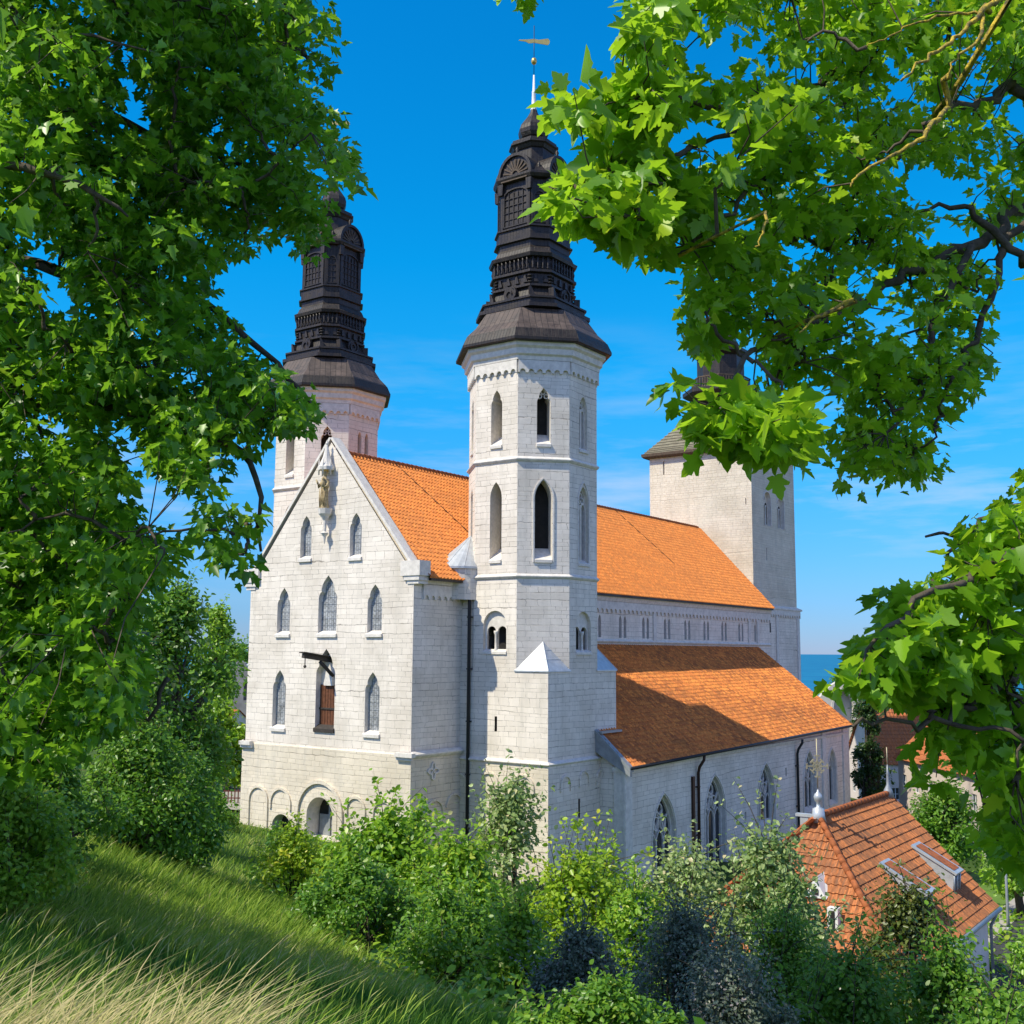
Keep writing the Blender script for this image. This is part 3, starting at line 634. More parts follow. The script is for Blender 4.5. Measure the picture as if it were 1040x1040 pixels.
def aisle():
    mb = MB(); y0 = 32.48; x0, x1 = 56.7, 94.4; n = Plane((x0, y0), (1, 0)); Lx = x1-x0
    eave = lambda a: 3.6+.55*a/Lx
    lp = [(0, -6), (Lx, -6), (Lx, eave(Lx)), (0, eave(0))]
    W = [(4.65, 1.45, -4.9, 1.45), (11.8, 1.5, -5.3, 1.95), (20.3, 1.45, -2.2, 2.05), (28.9, 1.3, -2.2, 2.4), (34.0, .9, -2.2, 2.2)]
    rise = 2.5
    holes = [(loop_pointed(c, hw, z0, z1, rise if hw > 1.2 else 1.6), .55) for c, hw, z0, z1 in W]
    holes += [([(a-.14, z-.3), (a+.14, z-.3), (a+.14, z+.3), (a-.14, z+.3)], .25) for a, z in ((16.6, -1.2), (24.1, 1.2))]
    n.wall(mb, lp, holes, 0, 2)
    for a, z in ((16.6, -1.2), (24.1, 1.2)): n.poly(mb, [(a-.14, z-.3), (a+.14, z-.3), (a+.14, z+.3), (a-.14, z+.3)], -.24, 4)
    for a0, a1 in ((-.25, .55), (31.6, 32.4), (36.5, Lx+.2)): n.slab(mb, [(a0, -6), (a1, -6), (a1, eave(max(0, a0))-.35), (a0, eave(max(0, a0))-.35)], -.02, .12, 2)
    for c, hw, z0, z1 in W:
        rs = rise if hw > 1.2 else 1.6
        n.ribbon(mb, [(c+hw+.12, z0)]+arc_pt(c, hw+.12, z1-rs, rs+.14)+[(c-hw-.12, z0)], .10, -.02, .06, 2)
    # east end wall with lean-to top, pilaster and return
    e = Plane((x0, 40.2), (0, -1))
    e.wall(mb, [(5.8, -6), (7.72, -6), (7.72, 3.6), (5.8, 5.2)], [], 0)
    e.slab(mb, [(7.0, -6), (7.72, -6), (7.72, 3.15), (7.0, 3.15)], -.02, .14, 2)
    e.slab(mb, [(6.9, 3.15), (7.95, 3.15), (7.95, 3.42), (6.9, 3.42)], -.02, .22, 2)
    wv = Plane((x1, y0), (0, 1)); wv.wall(mb, [(0, -6), (8, -6), (8, 10.3), (0, eave(Lx))], [], 0)
    sweep(mb, [(x0, y0), (x1, y0)], [(-.02, 3.2), (.10, 3.24), (.18, 3.45), (-.02, 3.5)], mi=2)
    wall = mb.build('aisle_wall', WM, church)
    for c, hw, z0, z1 in W:
        g = MB(); rs = rise if hw > 1.2 else 1.6; zs = z1-rs
        n.poly(g, loop_pointed(c, hw, z0, z1, rs), -.42, 0)
        n.ribbon(g, [(c+hw-.05, z0)]+arc_pt(c, hw-.05, zs, rs-.05)+[(c-hw+.05, z0)], .12, -.42, -.28, 1)
        nm = 3 if hw > 1.2 else 2
        Rr = (rs*rs+hw*hw)/(2*hw)
        inside = lambda a, z: z < zs or (abs(a-c)+Rr-hw)**2+(z-zs)**2 < (Rr-.02)**2
        for i in range(1, nm):
            a = c-hw+2*hw*i/nm; n.ribbon(g, [(a, z0), (a, zs)], .10, -.42, -.29, 1)
        for i in range(0, nm+1):       # intersecting bars in the head
            a = c-hw+2*hw*i/nm
            for sg in (1, -1):
                pth = []
                for k in range(9):
                    t = k/8*1.0; rr = Rr*.62; aa = a-sg*(rr-rr*math.cos(t)); zz = zs+rr*math.sin(t)
                    if inside(aa, zz): pth.append((aa, zz))
                    else: break
                if len(pth) > 1: n.ribbon(g, pth, .075, -.42, -.30, 1)
        for i in range(nm):            # little trefoil heads above the lights
            a = c-hw+2*hw*(i+.5)/nm; q = hw/nm
            n.ribbon(g, [(a-q, zs-.35), (a-q*.6, zs+.1), (a, zs+.35), (a+q*.6, zs+.1), (a+q, zs-.35)], .06, -.42, -.32, 1)
        g2 = [(c-hw*.3, zs+rs*.30), (c+hw*.3, zs+rs*.30), (c, zs+rs*.60)]
        for a, z in g2:
            q = .24*hw; n.ribbon(g, [(a+q*math.cos(t), z+q*1.2*math.sin(t)) for t in [2*math.pi*k/10 for k in range(11)]], .06, -.42, -.31, 1)
        n.sill(g, c, hw, z0, 1, .06, .12, .4)
        g.build('window', [M['dglass'], M['trim']], wall)
    # lean-to roof
    r = MB(); yt, zt = 40.2, 10.55; ye = 32.02
    ra, rb = Vector((x0-.35, ye, 3.45)), Vector((x1+.1, ye, 4.0)); Wd = (rb-ra).length; v = Vector((0, yt-ye, zt-3.45)); Ls = v.length
    u = (rb-ra); vtop = Vector((0, yt-ye, zt-4.0))
    def sag(a, y): return 0.0
    # the eave rises slightly to the west: shear the grid
    start = len(r.v); pantiles(r, (0, 0, 0), (1, 0, 0), (0, 1, 0), Wd, Ls, .30, .36, amp=.07)
    vs = r.v[start:]; out = []
    topL, topR = Vector((x0-.35, yt, zt)), Vector((x1-.4, yt, zt))
    nn = u.cross(v).normalized()
    for x, y, z in vs:
        a, b = x/Wd, y/Ls; p = (ra*(1-a)+rb*a)*(1-b)+(topL*(1-a)+topR*a)*b
        out.append(tuple(p+nn*z))
    r.v[start:] = out
    # verge boards and lead flashing at the east end
    rf = r.build('aisle_roof', [M['roofa']], church)
    k = MB()
    e2 = Plane((x0-.38, 40.2), (0, -1))
    e2.slab(k, [(5.75, 4.35), (8.25, 2.95), (8.25, 3.35), (5.75, 5.5)], -.2, .06, 0)
    e2.slab(k, [(5.75, 5.4), (8.3, 3.22), (8.3, 3.46), (5.75, 5.68)], -.3, .12, 0)
    k.box((57.5, 34.1, 5.35), (2.4, .5, .12), 0)
    k.build('verge', [M['lead']], rf)
    g = MB(); g.tube([(x0-.4, 31.92, 3.42), (x1+.1, 31.92, 3.97)], .10, 8, 0); g.build('gutter', [M['pipe']], rf)
    for x, m in ((65.9, 'pipe_r'), (82.9, 'pipe')):
        d = MB(); d.tube([(x, 31.95, 3.5), (x, 31.98, 3.2), (x-.1, 32.25, 2.75), (x-.12, 32.33, 2.4), (x-.12, 32.33, -6)], .10, 8)
        for z in (1.5, -1.5): d.box((x-.12, 32.38, z), (.34, .2, .08))
        if m == 'pipe_r': d.box((x-.75, 32.4, -1.4), (.28, .14, 7.2))
        d.build('downpipe', [M[m]], church)
    # west bay of the aisle behind: plain high wall by the ivy
aisle()

def octwin(pl, mb, wall_holes, kind):
    pass
def east_tower(cx, cy, k, mirror, name):
    """square base turning into an octagon, two window storeys, dark timber spire; k scales widths"""
    a = 3.7*k; cut = a*(2-math.sqrt(2)); sd = 2*(a-cut); c = (cx, cy); s = -1 if mirror else 1
    mb = MB(); g = []
    cn = [(p[0], p[1]) for p in octring(c, a, cut, 0)]
    # faces in order: -X, (-X-Y), -Y, (+X-Y), +X, (+X+Y), +Y, (-X+Y)
    faces = [(cn[i], cn[(i+1) % 8]) for i in range(8)]
    wins = []
    for i, (p, q) in enumerate(faces):
        pl = Plane(p, (q[0]-p[0], q[1]-p[1])); m = sd/2; holes = []
        z0 = 8.93
        # lower twin-arched belfry openings, middle lancets, upper lancets
        if i % 2 == 0: holes.append((loop_round(m, .82, 10.0, 12.35, 10), .55)); wins.append((pl, m, 'twin'))
        wide = .42 if i != 1 else .46
        if i in (0, 7, 6, 4, 5, 3): holes.append((loop_pointed(m, .42, 15.15, 19.85, .95), 1.15)); wins.append((pl, m, 'mid'))
        elif i == 1: holes.append((loop_pointed(m, .50, 15.15, 19.9, 1.1), 1.1)); wins.append((pl, m, 'midd'))
        else: holes.append((loop_pointed(m, .58, 15.15, 19.75, 1.2), .5)); wins.append((pl, m, 'trac'))
        if mirror and i == 2:
            holes.pop(); wins.pop()
            holes += [(loop_pointed(m-.35, .19, 22.3, 25.2, .5), .4), (loop_pointed(m+.35, .19, 22.3, 25.2, .5), .4)]; wins += [(pl, m-.35, 'slit'), (pl, m+.35, 'slit')]
            holes.append((loop_pointed(m, .58, 15.15, 19.75, 1.2), .5)); wins.append((pl, m, 'trac'))
        elif i == 2: holes.append((loop_pointed(m, .45, 21.9, 25.2, .9), .4)); wins.append((pl, m, 'utrac'))
        else: holes.append((loop_cusp(m, .40, 21.9, 25.35, 1.0), 1.1)); wins.append((pl, m, 'up' if i != 1 else 'upd'))
        pl.wall(mb, [(0, z0), (sd, z0), (sd, 27.6), (0, 27.6)], holes, 0, 3)
        pl.frieze(mb, 0, sd, 26.95, .75, .52, .16, 2)
        # thin frame round the middle lancet
        if i in (1, 2): pl.ribbon(mb, [(m+.58, 15.1)]+arc_pt(m, .6, 18.8, 1.2)+[(m-.58, 15.1)], .08, -.01, .06, 2)
    ring = [(p[0], p[1]) for p in octring(c, a, cut, 0)]
    sweep(mb, ring[::1], string_prof(14.35, .14, .2), True, 2); sweep(mb, ring, string_prof(21.15, .15, .22), True, 2)
    sweep(mb, ring, [(-.02, 26.95), (.17, 26.97), (.20, 27.2), (.34, 27.3), (.36, 27.62), (.52, 27.75), (.56, 28.15), (-.1, 28.2)], True, 2)
    # square base
    sq = [(cx-a, cy+a), (cx-a, cy-a), (cx+a, cy-a), (cx+a, cy+a)]
    zb = -6
    for i in range(4):
        p, q = sq[i], sq[(i+1) % 4]; pl = Plane(p, (q[0]-p[0], q[1]-p[1])); Lw = 2*a
        # the upper octagon is flush with the middle of each side
        out = [(0, 3.86), (Lw, 3.86), (Lw, 8.93), (Lw-cut, 8.93), (Lw-cut, 8.94), (cut, 8.94), (cut, 8.93), (0, 8.93)]
        if i == 0 and not mirror:
            hs = [([(a*1+.0+.20+(37.97-37.8)-.07, 5.55), (a+.37+.0, 5.55), (a+.37, 6.3), (a+.30, 6.3)], .2)]
        pl.wall(mb, [(0, 3.86), (Lw, 3.86), (Lw, 8.93), (0, 8.93)], [([(a+.05, 5.5), (a+.22, 5.5), (a+.22, 6.35), (a+.05, 6.35)], .3)] if i == 0 else [], 0, 4)
        lo = .07
        pl.wall(mb, [(-lo, zb), (Lw+lo, zb), (Lw+lo, 3.8), (-lo, 3.8)], [([(a+.35, .7), (a+.53, .7), (a+.53, 1.65), (a+.35, 1.65)], .3)] if i in (0,) else [([(3.0, .7), (3.18, .7), (3.18, 1.75), (3.0, 1.75)], .3)], 1 if i == 0 else 0, 4, out=lo)
        for cc, top, hw in ((1.35, 3.0, .52), (3.45, 3.2, .62), (5.85, 3.2, .66)) if i == 0 else ((1.65, 3.15, .5), (3.6, 3.25, .5), (5.5, 3.2, .5)):
            arcp = [(cc+hw*math.cos(math.pi*j/12), top-hw+hw*math.sin(math.pi*j/12)) for j in range(13)]
            pl.ribbon(mb, [(cc+hw, top-hw-.35)]+arcp+([(cc-hw, top-hw-.35)] if True else []), .12, lo-.02, lo+.10, 1 if i == 0 else 0)
        # dark slit backs
    sweep(mb, sq, string_prof(3.92, .2, .2), True, 2)
    tw = mb.build('tower_wall', WM, church)
    for pl, m, kd in wins:
        w_ = MB()
        if kd == 'twin':
            pl.poly(w_, loop_round(m, .82, 10.0, 12.35, 10), -.9, 0)
            # tympanum with two little arches over a column
            tl = [(m-.82, 10), (m-.70, 10), (m-.70, 11.15)]+[(m-.38-.32*math.cos(math.pi*j/6), 11.15+.32*math.sin(math.pi*j/6)) for j in range(1, 7)]+[(m-.06, 10.0), (m+.06, 10.0)]
            tl += [(m+.38-.32*math.cos(math.pi*j/6), 11.15+.32*math.sin(math.pi*j/6)) for j in range(0, 7)]+[(m+.70, 10), (m+.82, 10)]
            top = loop_round(m, .82, 10.0, 12.35, 10)[2:]
            pl.slab(w_, tl+top, -.34, -.22, 1)
            w_.lathe([(.10, 10.0), (.13, 10.1), (.075, 10.2), (.07, 10.95), (.13, 11.1), (.13, 11.2)], (*pl.p(m, 0, -.12)[:2], 0), 10, 1)
            pl.sill(w_, m, .85, 10.0, 1, .08, .14, .2)
        elif kd in ('mid', 'midd', 'up', 'upd'):
            lp = {'mid': loop_pointed(m, .42, 15.15, 19.85, .95), 'midd': loop_pointed(m, .50, 15.15, 19.9, 1.1), 'up': loop_cusp(m, .40, 21.9, 25.35, 1.0), 'upd': loop_cusp(m, .40, 21.9, 25.35, 1.0)}[kd]
            pl.poly(w_, lp, -1.08, 0); hw = .5 if kd == 'midd' else .42; z0 = 15.15 if kd[0] == 'm' else 21.9
            pl.sill(w_, m, hw, z0+.1, 1, .1, .16, 1.0)
            if kd == 'upd':
                for q, z, r_ in ((m-.19, 24.9, .12), (m+.19, 24.9, .12), (m, 25.15, .12)):
                    pl.ribbon(w_, [(q+r_*math.cos(t), z+r_*math.sin(t)) for t in [2*math.pi*j/9 for j in range(10)]], .06, -.35, -.25, 1)
        elif kd == 'slit':
            pl.poly(w_, loop_pointed(m, .19, 22.3, 25.2, .5), -.38, 0)
        else:
            hw, z0, z1, rs = (.58, 15.15, 19.75, 1.2) if kd == 'trac' else (.45, 21.9, 25.2, .9); zs = z1-rs
            pl.poly(w_, loop_pointed(m, hw, z0, z1, rs), -.45, 0)
            pl.ribbon(w_, [(m, z0), (m, zs+.1)], .14, -.45, -.18, 1)
            pl.ribbon(w_, [(m+hw-.03, z0)]+arc_pt(m, hw-.03, zs, rs-.03)+[(m-hw+.03, z0)], .10, -.45, -.2, 1)
            for q in (m-hw/2, m+hw/2): pl.ribbon(w_, [(q+hw*.5, zs-.5)]+arc_pt(q, hw*.47, zs-.35, .6)+[(q-hw*.5, zs-.5)], .09, -.45, -.22, 1)
            for q, z in ((m, zs+rs*.5), (m-.2*hw/.58, zs+rs*.28), (m+.2*hw/.58, zs+rs*.28)):
                pl.ribbon(w_, [(q+.17*math.cos(t), z+.2*math.sin(t)) for t in [2*math.pi*j/9 for j in range(10)]], .07, -.45, -.2, 1)
            pl.sill(w_, m, hw+.04, z0, 1, .1, .14, .4)
        w_.build('window', [M['dark'] if kd not in ('slit',) else M['dark'], M['trim']], tw)
    # pyramids over the cut corners
    for (sx, sy) in ((-1, -1), (1, -1), (1, 1), (-1, 1)):
        X, Y = cx+sx*(a+.06), cy+sy*(a+.06); xi, yi = cx+sx*(a-cut-.12), cy+sy*(a-cut-.12)
        ap = (cx+sx*(a-cut*.5-.02), cy+sy*(a-cut*.5-.02), 10.62)
        if (sx, sy) == (-1, 1) and not mirror: continue
        z = 8.93; pc = MB()
        for zz in (0,):
            pc.add([(X, Y, z-.04), (xi, Y, z-.04), (X, yi, z-.04), ap, (xi, Y, z+.03), (X, yi, z+.03), (X, Y, z+.03)],
                   [(6, 3, 4), (6, 5, 3), (0, 6, 4, 1), (0, 2, 5, 6), (4, 3, 5), (0, 1, 4, 5, 2)])
        for f_ in (.38, .7):        # raised standing seams
            A = Vector((X, Y, z+.03)).lerp(Vector(ap), f_); B1 = Vector((xi, Y, z+.03)).lerp(Vector(ap), f_); B2 = Vector((X, yi, z+.03)).lerp(Vector(ap), f_)
            pc.tube([B1, A, B2], .022, 4, 0, False)
        pc.tube([(X, Y, z+.03), ap], .03, 4, 0, False)
        pc.build('corner_cap', [M['zinc']], tw)
    # ---------------- spire
    k2 = k
    def ring8(h, cutf, z): return octring(c, h*k2, cutf*k2, z)
    def reg(h, z): return regoct(c, h*k2, z)
    sp = MB()
    sp.rings([reg(4.28, 28.74), reg(4.24, 28.84), reg(3.76, 29.34), reg(3.72, 29.42), reg(3.12, 30.34), reg(2.6, 30.42)], 1)
    sp.rings([reg(4.2, 27.98), reg(4.50, 27.98), reg(4.57, 28.02), reg(4.58, 28.18), reg(4.33, 28.74), reg(4.27, 28.78), reg(4.2, 28.78)], 0)
    def st(h, cu, z): return ring8(h, cu, z)
    body = [(2.95, 1.15, 30.4), (3.05, 1.2, 30.4), (3.05, 1.2, 30.62), (2.75, 1.05, 30.7), (2.75, 1.05, 30.98), (2.85, 1.08, 31.0), (2.85, 1.08, 31.12), (2.32, .95, 31.3),
            (2.12, .88, 31.85), (2.32, .95, 31.92), (2.32, .95, 32.05), (2.14, .88, 32.1), (2.14, .88, 32.75), (2.34, .95, 32.8), (2.34, .95, 32.95), (2.06, .85, 33.0),
            (2.06, .85, 33.75), (2.34, .94, 33.8), (2.40, .96, 34.0), (2.2, .9, 34.12), (2.1, .87, 34.4), (1.96, .82, 34.6), (1.96, .82, 34.95), (2.14, .88, 35.0), (2.14, .88, 35.1), (2.02, .85, 35.15), (2.02, .85, 35.75), (2.12, .88, 35.8),
            (2.12, .88, 35.9), (1.90, .80, 35.95), (1.86, .78, 38.9), (2.1, .86, 38.95), (2.2, .9, 39.15), (2.2, .9, 39.3), (2.0, .8, 39.35), (1.7, .7, 39.8), (1.35, .6, 40.2),
            (1.2, .55, 40.25), (1.12, .52, 41.35), (1.2, .55, 41.4), (1.3, .6, 41.6), (1.42, .7, 41.68), (1.42, .7, 41.8), (1.3, .62, 41.85), (1.3, .62, 42.0), (.9, .5, 42.2), (.6, .34, 42.3)]
    sp.rings([st(*b) for b in body], 0)
    on = [(.60, 42.28), (.80, 42.42), (.90, 42.65), (.93, 42.9), (.86, 43.2), (.66, 43.5), (.42, 43.85), (.24, 44.2), (.17, 44.5)]
    sp.rings([reg(h, z) for h, z in on], 0)
    spire = sp.build('spire', [M['tar'], M['cap']], church)
    # carved work, one side after another
    bw = MB(); rr = ring8(2.12, .87, 33.0); sideP = []
    ornaments = MB()
    for i in range(8):
        p, q = rr[i], rr[(i+1) % 8]; pl = Plane(p[:2], (q[0]-p[0], q[1]-p[1])); Lw = (Vector(q)-Vector(p)).length
        nb = 8 if i % 2 == 0 else 4
        for j in range(nb):
            x, y, _ = pl.p(Lw*(j+.5)/nb, 0, .10); bw.lathe([(.05, 33.0), (.08, 33.1), (.045, 33.2), (.095, 33.42), (.05, 33.6), (.08, 33.75)], (x, y, 0), 6, 0)
            if j % 2: pl.slab(ornaments, [(Lw*(j-.3)/nb, 32.2), (Lw*(j+.3)/nb+.1, 32.2), (Lw*(j+.2)/nb, 32.65), (Lw*(j-.2)/nb, 32.6)], 0, .14, 0)
        for e_ in (0.02, Lw-.02):
            for z in (32.12, 32.32, 32.52): x, y, _ = pl.p(e_, 0, .06); ornaments.lathe([(.03, 0), (.15, .07), (.03, .15)], (x, y, z), 8, 0)
    r3 = ring8(1.89, .80, 36)
    for i in range(8):
        p, q = r3[i], r3[(i+1) % 8]; pl = Plane(p[:2], (q[0]-p[0], q[1]-p[1])); Lw = (Vector(q)-Vector(p)).length; m = Lw/2
        hw = m-.22
        # corner pilasters, framed panel, boards
        for e_ in (.09, Lw-.09): pl.slab(ornaments, [(e_-.09, 35.95), (e_+.09, 35.95), (e_+.09, 38.8), (e_-.09, 38.8)], 0, .09, 0)
        top = 38.5 if i % 2 == 0 else 38.1
        pl.ribbon(ornaments, [(m-hw, 36.1), (m-hw, top-.4)]+[(m-hw*math.cos(t), top-.4+.4*math.sin(t)) for t in [math.pi*j/8 for j in range(1, 8)]]+[(m+hw, top-.4), (m+hw, 36.1), (m-hw, 36.1)], .08, 0, .08, 0)
        nb = 5 if i % 2 == 0 else 2
        for j in range(1, nb): a_ = m-hw+2*hw*j/nb; pl.ribbon(ornaments, [(a_, 36.1), (a_, top-.2)], .05, 0, .045, 0)
        for z in (36.55, 37.0, 37.45, 37.9): pl.ribbon(ornaments, [(m-hw, z), (m+hw, z)], .04, 0, .05, 0)
        pl.slab(ornaments, [(m-hw, 35.25), (m+hw, 35.25), (m+hw, 35.65), (m-hw, 35.65)], .02, .10, 1)
        pl.ribbon(ornaments, [(m-hw-.12, 35.85), (m+hw+.12, 35.85)], .07, 0, .19, 1); pl.ribbon(ornaments, [(m-hw-.1, 39.0), (m+hw+.1, 39.0)], .08, 0, .26, 1)
        if i % 2 == 0:      # curved pediment with a sunburst
            H_ = m+.1; zc = 39.3
            arc_ = [(m+H_*math.cos(t), zc+1.35*math.sin(t)) for t in [math.pi*j/14 for j in range(15)]]
            pl.slab(ornaments, [(m+H_, zc-.1)]+arc_+[(m-H_, zc-.1)], -1.0, .06, 0)
            pl.ribbon(ornaments, arc_, .18, -.9, .20, 0)
            for j in range(9):
                t = math.pi*(j+.5)/9; pl.ribbon(ornaments, [(m+.2*math.cos(t), zc+.1+.2*math.sin(t)), (m+.78*H_*math.cos(t), zc+.1+.95*math.sin(t))], .09, .05, .13, 1)
            for e_ in (.02, Lw-.02):
                pl.slab(ornaments, [(e_-.16, 38.2), (e_+.16, 38.2), (e_+.2, 38.9), (e_-.2, 38.9)], -.1, .22, 0)
            x, y, _ = pl.p(m, 0, -.1); ornaments.lathe([(.1, 40.6), (.16, 40.75), (.08, 40.9), (.13, 41.05), (.03, 41.25)], (x, y, 0), 8, 0)
        else:
            x, y, _ = pl.p(m, 0, -.25); ornaments.lathe([(.14, 39.25), (.2, 39.5), (.09, 39.75), (.12, 39.9), (.03, 40.15)], (x, y, 0), 8, 0)
        # volutes / rosettes at the foot
        pz = ring8(2.42, .97, 0); P_, Q_ = pz[i], pz[(i+1) % 8]; pf = Plane(P_[:2], (Q_[0]-P_[0], Q_[1]-P_[1])); lw = (Vector(Q_)-Vector(P_)).length
        if i % 2 == 0:
            pth = [(lw/2+(.12+.05*t)*math.cos(t), 31.55+(.12+.05*t)*math.sin(t)) for t in [j*.5 for j in range(16)]]
            pf.ribbon(ornaments, pth, .09, -.15, .10, 0); pf.slab(ornaments, [(lw/2+.5*math.cos(2*math.pi*j/10), 31.55+.5*math.sin(2*math.pi*j/10)) for j in range(10)], -.2, .02, 0)
        pf.slab(ornaments, [(.0, 31.1), (.30, 31.1), (.24, 31.4), (.05, 31.8), (-.05, 31.8)], -.25, .12, 0)
    bw.build('balustrade', [M['tar']], spire); ornaments.build('carving', [M['tar'], M['tarl']], spire)
    top = MB()
    top.lathe([(.19, 44.3), (.21, 44.45), (.15, 44.6), (.12, 45.6), (.13, 45.65), (.09, 45.7), (.05, 46.8)], (cx, cy, 0), 8, 0)
    top.lathe([(.02, 47.5), (.14, 47.58), (.2, 47.75), (.14, 47.92), (.02, 48.0)], (cx, cy, 0), 12, 1)
    top.tube([(cx, cy, 46.7), (cx, cy, 50.2)], .025, 5, 2)
    # pennant seen side on: cut sheet with a forked tail and a pointed head
    dv = Plane((cx, cy), (SA, -CA)); sh = [(-.55, 49.1), (-.35, 48.98), (0, 49.02), (.9, 48.86), (1.0, 49.0), (1.02, 49.15), (.9, 49.3), (.3, 49.22), (0, 49.28), (-.35, 49.24), (-.95, 49.22), (-1.0, 49.16)]
    dv.slab(top, sh, -.02, .02, 1); dv.poly(top, sh[::-1], -.02, 1)
    top.build('weather_vane', [M['white'], M['gold'], M['pipe']], spire)
east_tower(55.0, 37.97, 1.0, False, 'NE')
east_tower(55.75, 2*YC-37.97, .955, True, 'SE')

def small_cone():
    mb = MB(); c = (51.75, 40.9)       # stair turret roof between choir eave and tower
    n = 14; r = 1.75; vs = [(c[0]+.35, c[1]-.5, 16.9)]+[(c[0]+r*math.cos(math.pi*.62+math.pi*1.0*i/n), c[1]+r*.95*math.sin(math.pi*.62+math.pi*1.0*i/n), 14.95) for i in range(n+1)]
    lo = [(x, y, 14.82) for x, y, z in vs[1:]]
    mb.add(vs+lo, [(0, i+1, i+2) for i in range(n)]+[(i+1, n+2+i, n+3+i, i+2) for i in range(n)])
    for i in range(0, n+1, 3): mb.tube([vs[0], vs[i+1]], .025, 4, 0, False)
    mb.build('turret_roof', [M['zinc']], church)
    b = MB(); vs2 = [(c[0]+(r-.15)*math.cos(math.pi*.62+math.pi*i/n), c[1]+(r-.15)*math.sin(math.pi*.62+math.pi*i/n)) for i in range(n+1)]
    b.add([(x, y, z) for z in (13.0, 14.85) for x, y in vs2], [(i, i+1, n+2+i, n+1+i) for i in range(n)])
    b.build('turret_wall', [M['lime']], church)
    b = MB(); x = 51.15; y = 39.72
    b.tube([(x-.1, y+.2, 14.3), (x, y, 14.1), (x, y, 13.4), (x+.02, y, -5)], .10, 8)
    b.lathe([(.1, 0), (.26, .3), (.28, .45), (.1, .5)], (x-.05, y+.1, 13.9), 8)
    for z in (12, 9, 6, 3, 0): b.box((x+.06, y, z), (.2, .3, .08))
    b.build('downpipe', [M['pipe']], church)
small_cone()

